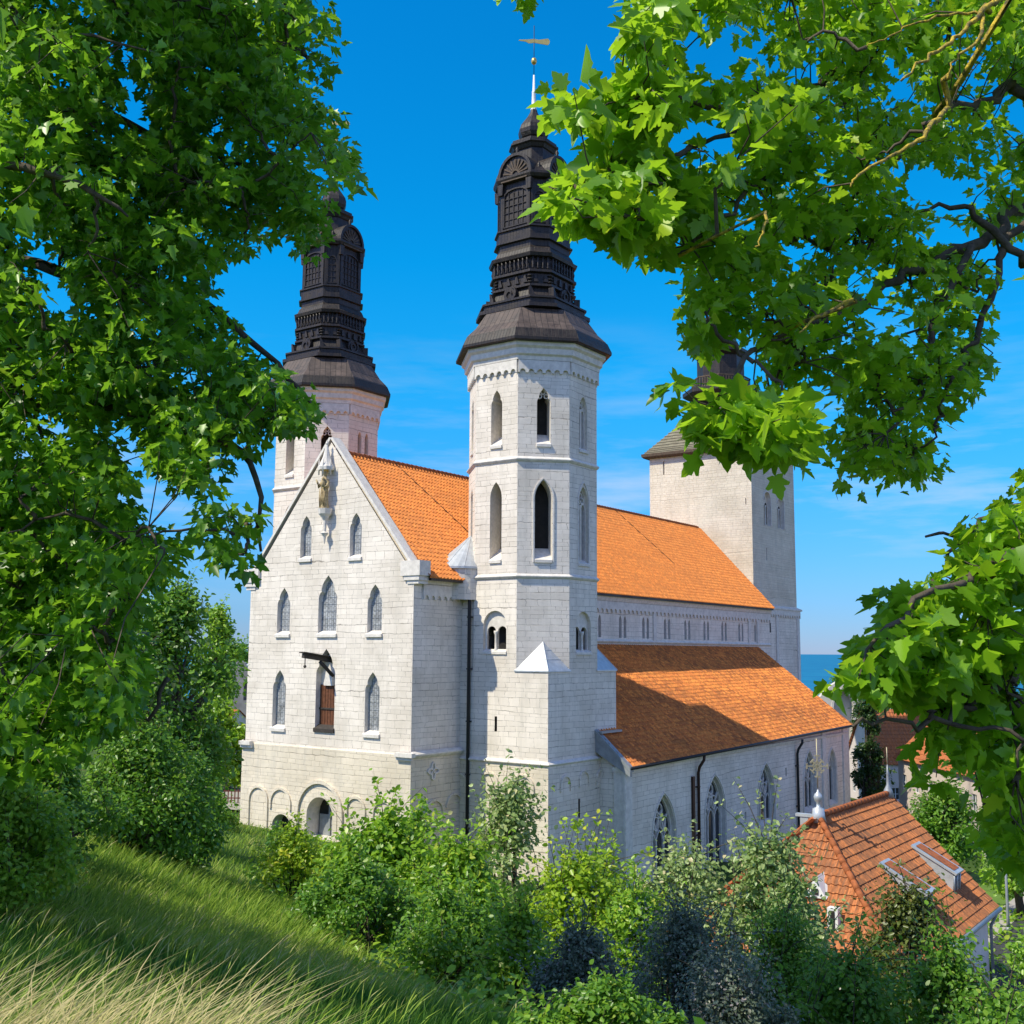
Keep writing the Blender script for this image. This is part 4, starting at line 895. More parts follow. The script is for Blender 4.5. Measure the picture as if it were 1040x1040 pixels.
def west_tower():
    x0, x1, y0, y1 = 97.0, 107.7, 41.75, 52.6; cx, cy = (x0+x1)/2, (y0+y1)/2
    mb = MB(); sq = [(x0, y1), (x0, y0), (x1, y0), (x1, y1)]
    wins = []
    for i in range(4):
        p, q = sq[i], sq[(i+1) % 4]; pl = Plane(p, (q[0]-p[0], q[1]-p[1])); Lw = (Vector(q)-Vector(p)).length
        hs = []
        if i == 1:
            for a in (3.65, 7.0): hs.append((loop_round(a, .85, 22.3, 25.6), .35)); wins.append((pl, a))
            hs += [([(a-.1, z), (a+.1, z), (a+.1, z+1.2), (a-.1, z+1.2)], .3) for a, z in ((3.3, 18.9), (2.3, 27.8))]
        if i == 0: hs += [([(1.5, 27.6), (1.66, 27.6), (1.66, 29.0), (1.5, 29.0)], .3), ([(10.2, 24), (10.3, 24), (10.3, 24.6), (10.2, 24.6)], .2)]
        pl.wall(mb, [(0, 14.3), (Lw, 14.3), (Lw, 29.8), (0, 29.8)], hs, 5, 2)
        pl.wall(mb, [(-.2, -8), (Lw+.2, -8), (Lw+.2, 14.3), (-.2, 14.3)], [], 0, out=.2)
        if i == 1:
            pl.frieze(mb, -.1, Lw+.1, 14.25, .75, .6, .34, 2, .2)
            for a in (-.0, 4.6, Lw-.7): pl.slab(mb, [(a, -8), (a+.5, -8), (a+.5, 13.6), (a, 13.6)], .2, .32, 2)
            for z in (12.0,): pl.slab(mb, [(3.15, z), (3.35, z), (3.35, z+.9), (3.15, z+.9)], .2, .24, 4)
        for a_, z_ in ():
            pass
    sweep(mb, sq, [(.2, 14.2), (.42, 14.25), (.42, 14.4), (0, 14.62)], True, 2)
    sweep(mb, sq, [(0, 29.4), (.12, 29.45), (.2, 29.8), (0, 29.85)], True, 2)
    tw = mb.build('tower_wall', WM+[M['rubble']], church)
    for pl, a in wins:
        g = MB(); pl.poly(g, loop_round(a, .85, 22.3, 25.6), -.34, 1)
        for d in (-.42, .42): pl.poly(g, loop_round(a+d, .27, 22.5, 24.6), -.325, 0)
        pl.ribbon(g, [(a+.14*math.cos(t), 25.05+.14*math.sin(t)) for t in [2*math.pi*j/9 for j in range(10)]], .1, -.33, -.3, 0)
        g.lathe([(.12, 22.3), (.08, 22.5), (.08, 24.1), (.14, 24.3)], (*pl.p(a, 0, -.2)[:2], 0), 8, 2)
        pl.ribbon(g, loop_round(a, .9, 22.3, 25.66)[1:], .12, -.02, .07, 2)
        g.build('window', [M['dark'], M['lime'], M['trim']], tw)
    # concave pyramid roof
    prof = [(6.1, 29.75), (5.6, 30.35), (4.7, 31.35), (3.8, 32.4), (3.0, 33.45), (2.5, 34.3), (2.3, 34.6)]
    r = MB(); ax, ay = (x1-x0)/2, (y1-y0)/2
    def sqr(h, z): fx = h/5.6; return [(cx-ax*fx, cy+ay*fx, z), (cx-ax*fx, cy-ay*fx, z), (cx+ax*fx, cy-ay*fx, z), (cx+ax*fx, cy+ay*fx, z)]
    r.rings([sqr(h, z) for h, z in prof], 0)
    for (h0, z0), (h1, z1) in zip(prof[:-1], prof[1:]):     # shingle courses with a shadow edge
        for k in range(3):
            t = k/3; h = h0+(h1-h0)*t; z = z0+(z1-z0)*t; r.rings([sqr(h+.05, z-.02), sqr(h+.07, z+.03), sqr(h-.1, z+.12)], 0, False)
    r.rings([sqr(6.05, 29.35), sqr(6.22, 29.5), sqr(6.25, 29.78), sqr(6.0, 29.85)], 1)
    rf = r.build('tower_roof', [M['slate'], M['tarl']], church)
    s = MB(); c = (cx, cy)
    pr = [(1.95, 34.4), (1.9, 35.1), (2.1, 35.3), (3.3, 35.9), (3.6, 36.1), (3.6, 36.5), (2.5, 36.7), (2.2, 37.2), (2.2, 40.0), (2.7, 40.4), (2.7, 40.7), (1.9, 41.2), (1.5, 42), (1.4, 43.6), (1.7, 43.9), (1.7, 44.2), (.9, 44.6), (1.15, 45.4), (1.0, 46.1), (.4, 47.1), (.12, 48)]
    s.rings([regoct(c, h, z) for h, z in pr], 0)
    rr = regoct(c, 2.75, 0)
    for i in range(8):
        p, q = rr[i], rr[(i+1) % 8]; pl = Plane(p[:2], (q[0]-p[0], q[1]-p[1])); Lw = (Vector(q)-Vector(p)).length
        pl.ribbon(s, [(0, 37.75), (Lw, 37.75)], .12, -.05, .05, 1)
        for j in range(8): pl.ribbon(s, [(Lw*(j+.5)/8, 36.4), (Lw*(j+.5)/8, 37.75)], .09, -.03, .03, 1)
    s.tube([(cx, cy, 47.8), (cx, cy, 50.5)], .05, 6, 0)
    s.build('lantern', [M['tar'], M['tarl']], church)
west_tower()

# the statue under its canopy
def statue():
    c = (FX-.42, YC+.05, 18.42)
    o = thing('statue', 'gilded robed stone figure holding a child under a canopy high on the white gable', 'statue', c)
    mb = MB(); n = 16
    prof = [(.30, 0), (.31, .06), (.27, .35), (.25, .8), (.24, 1.15), (.27, 1.35), (.30, 1.55), (.27, 1.72), (.13, 1.82), (.085, 1.88), (.085, 1.94), (.13, 2.0), (.155, 2.1), (.15, 2.2), (.10, 2.3), (.02, 2.34)]
    vs = []
    for r_, z in prof:
        for k in range(n):
            t = 2*math.pi*k/n; f_ = 1+(.10*math.sin(t*6+z*2) if z < 1.5 else 0)
            vs.append((c[0]+r_*.75*f_*math.cos(t)+(.03*math.sin(z*2)), c[1]+r_*f_*math.sin(t)+.05*math.sin(z*2.4), c[2]+z))
    mb.add(vs, [(i*n+k, i*n+(k+1) % n, (i+1)*n+(k+1) % n, (i+1)*n+k) for i in range(len(prof)-1) for k in range(n)], 0, True)
    mb.tube([(c[0], c[1]+.26, c[2]+1.6), (c[0]-.14, c[1]+.38, c[2]+1.3), (c[0]-.28, c[1]+.30, c[2]+1.5), (c[0]-.3, c[1]+.42, c[2]+1.75)], [.09, .08, .065, .04], 7)
    mb.tube([(c[0], c[1]-.26, c[2]+1.6), (c[0]-.14, c[1]-.34, c[2]+1.3), (c[0]-.30, c[1]-.15, c[2]+1.3)], [.09, .08, .06], 7)
    # child on the arm
    mb.lathe([(.03, 1.25), (.13, 1.32), (.12, 1.55), (.05, 1.66), (.09, 1.72), (.095, 1.8), (.03, 1.88)], (c[0]-.28, c[1]-.14, c[2]), 10)
    for k in range(5):      # folds of the robe
        y = c[1]-.2+.1*k; mb.tube([(c[0]-.17, y, c[2]+.05), (c[0]-.20, y+.03, c[2]+.6), (c[0]-.16, y-.02+.02*k, c[2]+1.2)], [.045, .035, .02], 5)
    body = mb.build('body', [M['stat']], o)
    cr_ = MB(); cr_.lathe([(.16, 0), (.17, .03), (.19, .14), (.17, .14), (.15, .03)], (c[0], c[1], c[2]+2.22), 10)
    for k in range(8): t = 2*math.pi*k/8; cr_.tube([(c[0]+.18*math.cos(t), c[1]+.18*math.sin(t), c[2]+2.34), (c[0]+.2*math.cos(t), c[1]+.2*math.sin(t), c[2]+2.44)], [.03, .005], 4)
    cr_.build('crown', [M['gold']], o)
statue()

# ================================================================== CHAPEL-LIKE HOUSE WITH THE HIPPED ROOF
def hip_house():
    o = thing('gatehouse', 'small white house with steep hipped orange tile roof and two roof hatches', 'house', (43, 14.2, -3))
    xr, x2, yr, zr, ze, hw = 38.3, 46.4, 14.25, 4.35, .45, 3.95
    xe = xr-hw
    w_ = MB()
    for (p, q) in (((xe+.35, yr+hw-.35), (xe+.35, yr-hw+.35)), ((xe+.35, yr-hw+.35), (x2-.25, yr-hw+.35)), ((x2-.25, yr-hw+.35), (x2-.25, yr+hw-.35)), ((x2-.25, yr+hw-.35), (xe+.35, yr+hw-.35))):
        pl = Plane(p, (q[0]-p[0], q[1]-p[1])); Lw = (Vector(q)-Vector(p)).length; m = Lw/2
        gab = p[0] == q[0] and p[0] > 44
        lp = [(0, -5), (Lw, -5), (Lw, .65)]+([(m, 4.1)] if gab else [])+[(0, .65)]
        pl.wall(w_, lp, [([(m+d-.4, -1.6), (m+d+.4, -1.6), (m+d+.4, -.3), (m+d-.4, -.3)], .2) for d in ((-1.8, 1.8) if not gab else (0,))], 0, 0)
        for d in ((-1.8, 1.8) if not gab else (0,)): pl.poly(w_, [(m+d-.4, -1.6), (m+d+.4, -1.6), (m+d+.4, -.3), (m+d-.4, -.3)], -.18, 1)
    w_.build('wall', [M['plaster'], M['dglass']], o)
    r = MB(); W_ = x2-xe; Ls = math.hypot(hw, zr-ze)
    f_ = Ls/hw
    pantiles(r, (xe, yr-hw, ze), (1, 0, 0), (0, hw, zr-ze), W_, Ls, .24, .335, lambda a, b: a > b/f_-.12, 0, 5, .028)
    pantiles(r, (x2, yr+hw, ze), (-1, 0, 0), (0, -hw, zr-ze), W_, Ls, .48, .67, lambda a, b: a < W_-b/f_+.2, 0, 2)
    pantiles(r, (xe, yr+hw, ze), (0, -1, 0), (hw, 0, zr-ze), 2*hw, Ls, .24, .335, lambda a, b: a > b/f_-.12 and a < 2*hw-b/f_+.12, 0, 5, .028)
    # solid underside
    A, B = (xr, yr, zr-.07), (x2, yr, zr-.07)
    c0, c1, c2, c3 = (xe+.05, yr-hw+.05, ze-.02), (x2, yr-hw+.05, ze-.02), (x2, yr+hw-.05, ze-.02), (xe+.05, yr+hw-.05, ze-.02)
    r.add([A, B, c0, c1, c2, c3], [(0, 2, 3, 1), (0, 1, 4, 5), (0, 5, 2), (2, 5, 4, 3)], 1)
    rf = r.build('roof', [M['roofc'], M['tarl']], o)
    t = MB()
    def ridge(p, q, st=.36):
        p, q = Vector(p), Vector(q); n = int((q-p).length/st); d = (q-p)/n
        for i in range(n): t.tube([p+d*i, p+d*(i+1.08)], [.125, .10], 7, 0, True)
    ridge((xe+.02, yr-hw+.02, ze+.10), (xr, yr, zr+.06)); ridge((xe+.02, yr+hw-.02, ze+.10), (xr, yr, zr+.06)); ridge((xr, yr, zr+.07), (x2+.02, yr, zr+.07))
    t.build('ridge_tiles', [M['ridge']], rf)
    # roof hatches: raised metal lids
    for xc, yc in ((40.0, 12.1), (44.0, 12.15)):
        h = MB(); zc = ze+(yc-(yr-hw))*(zr-ze)/hw
        u = Vector((1, 0, 0)); hw2 = .42
        p0 = Vector((xc, yc+.50, zc+.56)); p1 = Vector((xc, yc-1.0, zc-.26)); b1 = Vector((xc, yc-.95, zc-.95))
        for sg in (-1, 1):
            a, b, c_ = p0+u*hw2*sg, p1+u*hw2*sg, b1+u*hw2*sg
            h.add([a, b, c_, a+u*.04*sg, b+u*.04*sg, c_+u*.04*sg], [(0, 1, 2), (5, 4, 3), (0, 3, 4, 1), (1, 4, 5, 2), (2, 5, 3, 0)], 0)
        h.add([p0-u*(hw2+.1), p0+u*(hw2+.1), p1+u*(hw2+.1)+Vector((0, -.1, -.05)), p1-u*(hw2+.1)+Vector((0, -.1, -.05))]+[q+Vector((0, -.03, .07)) for q in (p0-u*(hw2+.1), p0+u*(hw2+.1), p1+u*(hw2+.1)+Vector((0, -.1, -.05)), p1-u*(hw2+.1)+Vector((0, -.1, -.05)))],
              [(4, 7, 6, 5), (0, 1, 2, 3), (0, 4, 5, 1), (1, 5, 6, 2), (2, 6, 7, 3), (3, 7, 4, 0)], 0)
        h.add([p0-u*(hw2-.06)+Vector((0, -.15, .03)), p0+u*(hw2-.06)+Vector((0, -.15, .03)), p1+u*(hw2-.06)+Vector((0, .0, .11)), p1-u*(hw2-.06)+Vector((0, .0, .11))], [(0, 3, 2, 1)], 2)
        h.add([p1-u*hw2, p1+u*hw2, b1+u*hw2, b1-u*hw2], [(0, 3, 2, 1)], 1)
        for sg in (-1, 0, 1): h.tube([p1+u*hw2*sg+Vector((0, -.02, 0)), b1+u*hw2*sg+Vector((0, -.02, 0))], .035, 4, 0)
        h.build('roof_hatch', [M['zinc'], M['glass'], M['ridge']], rf)
    # two small vents on the hip
    for yy, k in ((13.55, 0), (12.75, 1)):
        h = MB(); zc = 2.35 if k == 0 else 1.55; xf = xe+(zc-ze)
        if k == 0:
            h.add([(xf-.35, yy+.38, zc-.2), (xf-.35, yy-.38, zc-.2), (xf-.32, yy, zc+.42), (xf+.5, yy+.38, zc+.1), (xf+.5, yy-.38, zc+.1), (xf+.5, yy, zc+.5)], [(0, 2, 1), (0, 3, 5, 2), (1, 2, 5, 4), (0, 1, 4, 3)], 0)
            h.add([(xf-.37, yy+.12, zc-.1), (xf-.37, yy-.12, zc-.1), (xf-.37, yy-.12, zc+.1), (xf-.37, yy+.12, zc+.1)], [(0, 3, 2, 1)], 1)
        else:
            h.box((xf-.06, yy, zc+.1), (.3, .34, .8), 0); h.box((xf-.22, yy, zc+.12), (.04, .14, .6), 1)
        h.build('vent', [M['white'], M['dark']], rf)
    f = MB()      # ball and ornamental cross on a pale pedestal
    b = (xr, yr)
    f.lathe([(.26, zr-.15), (.22, zr+.08), (.20, zr+.3), (.07, zr+.36), (.06, zr+.5), (.13, zr+.58), (.155, zr+.7), (.12, zr+.8), (.04, zr+.87), (.03, zr+.95)], (*b, 0), 14, 0)
    f.tube([(*b, zr+1.0), (*b, zr+2.7)], .022, 6, 1)
    pl = Plane(b, (SA, -CA)); zc = zr+1.75
    for k in range(8):
        t_ = math.pi*k/4; L_ = .36 if k % 2 == 0 else .25
        pl.ribbon(f, [(0, zc), (L_*math.cos(t_), zc+L_*math.sin(t_))], .045, -.025, .025, 1)
        e_ = (L_*math.cos(t_), zc+L_*math.sin(t_)); pl.ribbon(f, [(e_[0]-.09*math.sin(t_), e_[1]+.09*math.cos(t_)), (e_[0]+.09*math.sin(t_), e_[1]-.09*math.cos(t_))], .05, -.02, .02, 1)
    pl.ribbon(f, [(.15*math.cos(q), zc+.15*math.sin(q)) for q in [2*math.pi*k/12 for k in range(13)]], .04, -.02, .02, 1)
    f.build('cross_finial', [M['zinc'], M['fin']], o)
    f = MB(); f.lathe([(.24, zr-.1), (.16, zr+.2), (.06, zr+.4), (.05, zr+.8), (.02, zr+1.2)], (x2-.2, yr, 0), 10, 0); f.tube([(x2-.2, yr, zr+1.1), (x2-.2, yr, zr+1.9)], .02, 5, 1)
    f.build('spike_finial', [M['lead'], M['fin']], o)
    f = MB(); f.box((xr+.15, yr+.55, zr+.02), (.22, .62, .10), 0); f.box((xr+.15, yr+.55, zr-.25), (.16, .3, .5), 0); f.build('vent_cowl', [M['zinc']], o)
    g = MB(); g.tube([(xe-.1, yr-hw-.08, ze-.06), (x2, yr-hw-.08, ze-.06)], .09, 8); g.tube([(x2-.1, yr-hw-.05, ze-.06), (x2-.15, yr-hw+.25, ze-.7), (x2-.15, yr-hw+.25, -4.5)], .06, 8)
    g.build('gutter', [M['lead']], o)
M['plaster'] = plain('white_plaster', (.74, .71, .65), .9, .12, 2.5)
M['fin'] = plain('aged_gilt_iron', (.50, .43, .28), .5, .3, 6, metal=.3)
M['pink'] = plain('pale_pink_render', (.66, .56, .49), .9, .1, 1.2)
M['rust'] = plain('red_brown_boards', (.16, .055, .04), .85, .25, 2)
M['grey'] = plain('grey_ruin_stone', (.30, .29, .28), .95, .3, .6, bump=.4)
M['rwhite'] = plain('pale_ruin_stone', (.62, .57, .50), .95, .2, .8, bump=.4)
M['froof'] = tiles('far_orange_roof', (.50, .16, .05), (.42, .13, .045), (.2, .1, .06), tw=.4, tl=.5, lich=.5)
hip_house()

# ================================================================== OTHER BUILDINGS
def gable_house(name, label, px, s, w, d, h, rh, wall, ang, pyb=None, wins=(), zb=None, cat='house', extra=None):
    p = PX(px, 660, s); st = (p[0]*CA+p[1]*SA, p[0]*SA-p[1]*CA); z = gst(*st) if zb is None else zb
    o = thing(name, label, cat, (p[0], p[1], z), 'houses beyond the church'); ca, sa = math.cos(ang), math.sin(ang)
    P_ = lambda x, y: (p[0]+x*ca-y*sa, p[1]+x*sa+y*ca)
    cs = [P_(-w/2, d/2), P_(-w/2, -d/2), P_(w/2, -d/2), P_(w/2, d/2)]; mb = MB(); wn = []
    for i in range(4):
        a, b = cs[i], cs[(i+1) % 4]; pl = Plane(a, (b[0]-a[0], b[1]-a[1])); Lw = d if i % 2 == 0 else w
        lp = [(0, z-2), (Lw, z-2), (Lw, z+h)]+([(Lw/2, z+h+rh)] if i % 2 == 0 else [])+[(0, z+h)]
        nw = max(1, int(Lw/2.6)); hs = []
        for j in range(nw):
            for fl in range(max(1, int(h/2.7))):
                c = Lw*(j+.5)/nw; z0 = z+.9+fl*2.7; q = [(c-.42, z0), (c+.42, z0), (c+.42, z0+1.25), (c-.42, z0+1.25)]; hs.append((q, .15)); wn.append((pl, q))
        pl.wall(mb, lp, hs, 0, 0)
    wl = mb.build('wall', [wall], o)
    for pl, q in wn:
        g = MB(); pl.poly(g, q, -.13, 0); c = (q[0][0]+q[1][0])/2
        pl.ribbon(g, q+[q[0]], .09, -.13, -.06, 1); pl.ribbon(g, [(c, q[0][1]), (c, q[2][1])], .06, -.13, -.08, 1); pl.ribbon(g, [(q[0][0], q[0][1]+.6), (q[1][0], q[0][1]+.6)], .05, -.13, -.08, 1)
        g.build('window', [M['dglass'], M['white']], wl)
    r = MB(); sl = Vector((0, d/2+.3, rh*(1+.6/d)))
    for sg in (1, -1):
        org = P_(-w/2-.3 if sg > 0 else w/2+.3, -sg*(d/2+.3)); v = Vector((-sg*(d/2+.3)*sa*-1*-1 if False else (P_(0, 0)[0]-P_(0, -sg*(d/2+.3))[0]), P_(0, 0)[1]-P_(0, -sg*(d/2+.3))[1], rh*(1+.6/d)))
        pantiles(r, (org[0], org[1], z+h-rh*.6/d), (sg*ca, sg*sa, 0), v, w+.6, v.length, .4, .5, None, 0, 3, .04)
    rf = r.build('roof', [M['froof']], o)
    c = MB(); x, y = P_(w*.22, .5); c.box((x, y, z+h+rh+.1), (.7, .7, 1.6)); c.box((x, y, z+h+rh+.95), (.85, .85, .12)); c.build('chimney', [M['ridge']], rf)
    return o
gable_house('house', 'house with steep orange tile roof just beyond the ivy at the end of the aisle', 912, 128, 9, 9, 5.0, 5.4, M['pink'], R(-48))
gable_house('house', 'pale pink rendered house with small white framed windows beyond the lawn', 1000, 92, 16, 9, 6.4, 4.2, M['pink'], R(38))
gable_house('house', 'farthest orange roofed house near the sea at the right edge', 1035, 190, 18, 10, 6.0, 5.0, M['plaster'], R(5))
gable_house('house', 'low house whose red roof shows left of the white gable', 226, 150, 9, 8, 3.4, 3.6, M['plaster'], R(80))
gable_house('house', 'distant house with orange roof seen through the left tree', 150, 170, 14, 9, 5, 4.6, M['plaster'], R(60))

def ruin(name, label, px, s, mat, kind):
    p = PX(px, 660, s); st = (p[0]*CA+p[1]*SA, p[0]*SA-p[1]*CA); z = gst(*st)-2
    o = thing(name, label, 'ruin', (p[0], p[1], z)); mb = MB(); pl = Plane((p[0], p[1]), (SA, -CA))
    if kind == 'arch':
        top = 7.2-0.0; zt = 6.3
        out = [(-5, z), (7, z), (7, 4.2), (6, 4.5), (5.2, 9.5), (3.2, 9.8), (3.0, 5.2), (2.4, 5.0), (1.2, zt), (-.2, zt+.3), (-1.6, zt-.5), (-3, 4.4), (-4, 3.4), (-5, 3.2)]
        hole = loop_pointed(.0, 1.35, z+.5, 5.2, 2.3)
        pl.wall(mb, out, [(hole, 1.2)], 0, 0); pl.poly(mb, out[::-1], -1.2, 0); pl.reveal(mb, out[::-1], 0, -1.2, 0)
        pl.ribbon(mb, [(1.5, z)]+arc_pt(0, 1.5, 2.9, 2.5)+[(-1.5, z)], .3, 0, .12, 0)
    else:
        out = [(-6, z), (9, z), (9, 4), (7, 5.2), (5.5, 4.6), (5, 6.6), (3, 7.4), (2.2, 6.6), (1.6, 7.8), (-1, 9.3), (-2.5, 8.7), (-3, 9.6), (-6, 9.0)]
        hs = [(loop_pointed(c, .7, 1.5, 5.4, 1.3), 1.2) for c in (-3.8, -.8, 2.2, 5.0)]
        pl.wall(mb, out, hs, 0, 0); pl.poly(mb, out[::-1], -1.2, 0, ); pl.reveal(mb, out[::-1], 0, -1.2, 0)
    mb.build('wall', [mat], o)
ruin('ruined_church', 'pale ruined church wall with a pointed arch against the sea', 855, 150, M['rwhite'], 'arch')
ruin('ruined_church', 'grey roofless ruin wall far left of the white gable', 240, 190, M['grey'], 'wall')

# ================================================================== SMALL OUTDOOR THINGS
def lamp():
    s, t = 56, 24.4; x, y, _ = ST(s, t); z = gst(s, t); o = thing('street_lamp', 'tall thin grey lamp post beside the pale path', 'street lamp', (x, y, z))
    m = MB(); m.tube([(x, y, z), (x, y, z+1), (x, y, z+5.6)], [.09, .07, .05], 8); m.lathe([(.14, z), (.14, z+.25), (.09, z+.3)], (x, y, 0), 10); m.build('pole', [M['lead']], o)
    h = MB(); h.lathe([(.06, 0), (.2, .1), (.26, .35), (.22, .42), (.05, .5)], (x, y, z+5.6), 12); h.build('lamp_head', [M['lead']], o)
lamp()
def wallpier():
    s, t = 42, 19.6; x, y, _ = ST(s, t); z = gst(s, t); o = thing('garden_wall', 'low stone wall end with a reddish tiled coping by the road', 'wall', (x, y, z))
    m = MB(); m.box((x+2.5, y-.6, z+.3), (6, .8, 2.6)); m.build('masonry', [M['limeold']], o)
    c = MB(); c.box((x+2.5, y-.6, z+1.68), (6.3, 1.15, .16)); c.box((x+2.5, y-.6, z+1.82), (6.2, .7, .12)); c.build('coping', [M['ridge']], o)
wallpier()
def farfence():
    p = PX(232, 800, 84); s0 = p[0]*CA+p[1]*SA; t0 = p[0]*SA-p[1]*CA; z = gst(s0, t0); x, y, _ = ST(s0, t0)
    o = thing('fence', 'low dark picket fence by the gravel yard left of the gable', 'fence', (x, y, z))
    m = MB()
    for z_ in (.45, .95): m.box((x, y, z+z_), (6, .06, .08), 0, (SA, -CA, 0))
    m.build('rail', [M['rust']], o)
    m = MB()
    for i in range(25): a = -3+i*.25; m.box((x+SA*a, y-CA*a, z+.55), (.08, .04, 1.1), 0, (SA, -CA, 0))
    m.build('pickets', [M['rust']], o)
farfence()
def car(px, s, label, colr, ang):
    p = PX(px, 700, s); s0 = p[0]*CA+p[1]*SA; t0 = p[0]*SA-p[1]*CA; z = gst(s0, t0)+.15; x, y = p[0], p[1]
    o = thing('parked_car', label, 'car', (x, y, z), 'cars parked left of the gable'); m0 = plain('car_paint', colr, .25, .05, 1, spec=.6)
    ca, sa = math.cos(ang), math.sin(ang); T = lambda a, b, c: (x+a*ca-b*sa, y+a*sa+b*ca, z+c)
    prof = [(-2.1, .3), (-2.15, .7), (-2.0, .95), (-1.1, 1.05), (-.5, 1.42), (.9, 1.45), (1.6, 1.05), (2.1, .95), (2.15, .5), (2.1, .3)]
    b = MB(); n = len(prof); b.add([T(a, w_, c) for w_ in (-.85, .85) for a, c in prof], [tuple(range(n)), tuple(range(2*n-1, n-1, -1))]+[(i, i+n, (i+1) % n+n, (i+1) % n) for i in range(n)], 0); b.build('body', [m0], o)
    for w_ in (-.86, .86):
        g = MB(); g.add([T(a, w_, c) for a, c in ((-1.0, 1.06), (-.5, 1.36), (.85, 1.38), (1.45, 1.06))], [(0, 1, 2, 3)], 0)
        g.build('side_window', [M['dglass']], o)
    for a in (-1.35, 1.35):
        for w_ in (-.8, .8):
            q = MB(); q.tube([T(a, w_-.1, .32), T(a, w_+.1, .32)], .32, 14); q.build('wheel', [M['pipe']], o)
car(236, 96, 'dark parked car on the gravel yard left of the gable', (.03, .03, .035), R(20))
car(224, 99, 'white parked car on the gravel yard left of the gable', (.6, .6, .6), R(25))

# ================================================================== FOLIAGE ENGINE
TM_NEAR = [(.10, -.07), (.38, -.04), (.29, .12), (.35, .20), (.55, .37), (.46, .47), (.36, .46), (.25, .43), (.31, .60), (.19, .68), (.14, .84)]
TM_MID = [(.32, -.02), (.26, .15), (.52, .40), (.24, .46), (.20, .70)]
TM_SMALL = [(.30, .30), (.26, .68)]
def template(outl, fold=.16, droop=.18):
    k = len(outl); v = [(0, 0, 0), (0, 1, -droop)]
    v += [(x, y, fold*x-droop*y*y) for x, y in outl]+[(-x, y, fold*x-droop*y*y) for x, y in outl]
    return np.array(v), [[0]+list(range(2, 2+k))+[1], [0, 1]+list(range(2+2*k-1, 1+k, -1))]
T_NEAR, T_MID, T_SMALL = template(TM_NEAR), template(TM_MID), template(TM_SMALL, .2, .15)
def unit(a): return a/np.maximum(np.linalg.norm(a, axis=-1, keepdims=True), 1e-9)
def leaves(name, pos, nrm, tip, size, shade, mat, tmpl, parent=None, kind=None):
    tv, tf = tmpl; nrm = unit(nrm); tip = unit(tip-nrm*(tip*nrm).sum(-1, keepdims=True)); side = np.cross(tip, nrm)
    sx = size*rng.uniform(.85, 1.15, len(size)); cu = rng.uniform(-.2, 2.6, len(size))
    V = pos[:, None]+side[:, None]*(tv[None, :, 0:1]*sx[:, None, None])+tip[:, None]*(tv[None, :, 1:2]*size[:, None, None])+nrm[:, None]*(tv[None, :, 2:3]*(size*cu)[:, None, None])
    K = len(tv); n = len(pos); base = (np.arange(n)*K)[:, None]
    fl = np.concatenate([np.array(f) for f in tf]); loops = (base+fl[None]).ravel()
    st, c = [], 0
    for f in tf: st.append(c); c += len(f)
    starts = (np.arange(n)[:, None]*c+np.array(st)[None]).ravel()
    o = arrmesh(name, V.reshape(-1, 3), loops, starts, mat, {'shade': np.repeat(shade, K)}, parent)
    return o
def inpoly(x, y, poly):
    c = np.zeros(len(x), bool); n = len(poly); j = n-1
    for i in range(n):
        xi, yi = poly[i]; xj, yj = poly[j]
        c ^= ((yi > y) != (yj > y)) & (x < (xj-xi)*(y-yi)/((yj-yi) or 1e-9)+xi); j = i
    return c
def noise2(x, y, k, seed):
    r = np.random.default_rng(seed); out = 0
    for _ in range(6):
        a = r.uniform(0, 2*np.pi); f = k*r.uniform(.6, 1.8); out = out+np.sin((x*np.cos(a)+y*np.sin(a))*f+r.uniform(0, 6.28))
    return out/6
def PXA(x, y, s):
    r = fw[None]+rt[None]*((x-520)/FPX)[:, None]-upv[None]*((y-520)/FPX)[:, None]
    return np.array([0, 0, EYE])+r*(s/(r[:, 0]*CA+r[:, 1]*SA))[:, None]
def project(P_):
    d = P_-np.array([0, 0, EYE]); z = d@fw; return 520+FPX*(d@rt)/z, 520-FPX*(d@upv)/z, z
def region(poly, n, sfun, holes=(), gap=None, seed=0, inset=0):
    poly = np.array(poly, float); lo, hi = poly.min(0), poly.max(0); X, Y = [], []
    while len(X) < n:
        x = rng.uniform(lo[0], hi[0], n*3); y = rng.uniform(lo[1], hi[1], n*3); ok = inpoly(x, y, poly.tolist())
        if inset:
            for k in range(8): ok &= inpoly(x+inset*math.cos(k*math.pi/4), y+inset*math.sin(k*math.pi/4), poly.tolist())
        for cx, cy, rx, ry in holes: ok &= ((x-cx)/rx)**2+((y-cy)/ry)**2 > rng.uniform(.8, 1.5, len(x))
        if gap: ok &= noise2(x, y, gap[0], seed) > gap[1]
        X += list(x[ok]); Y += list(y[ok])
    x, y = np.array(X[:n]), np.array(Y[:n]); return PXA(x, y, sfun(x, y))
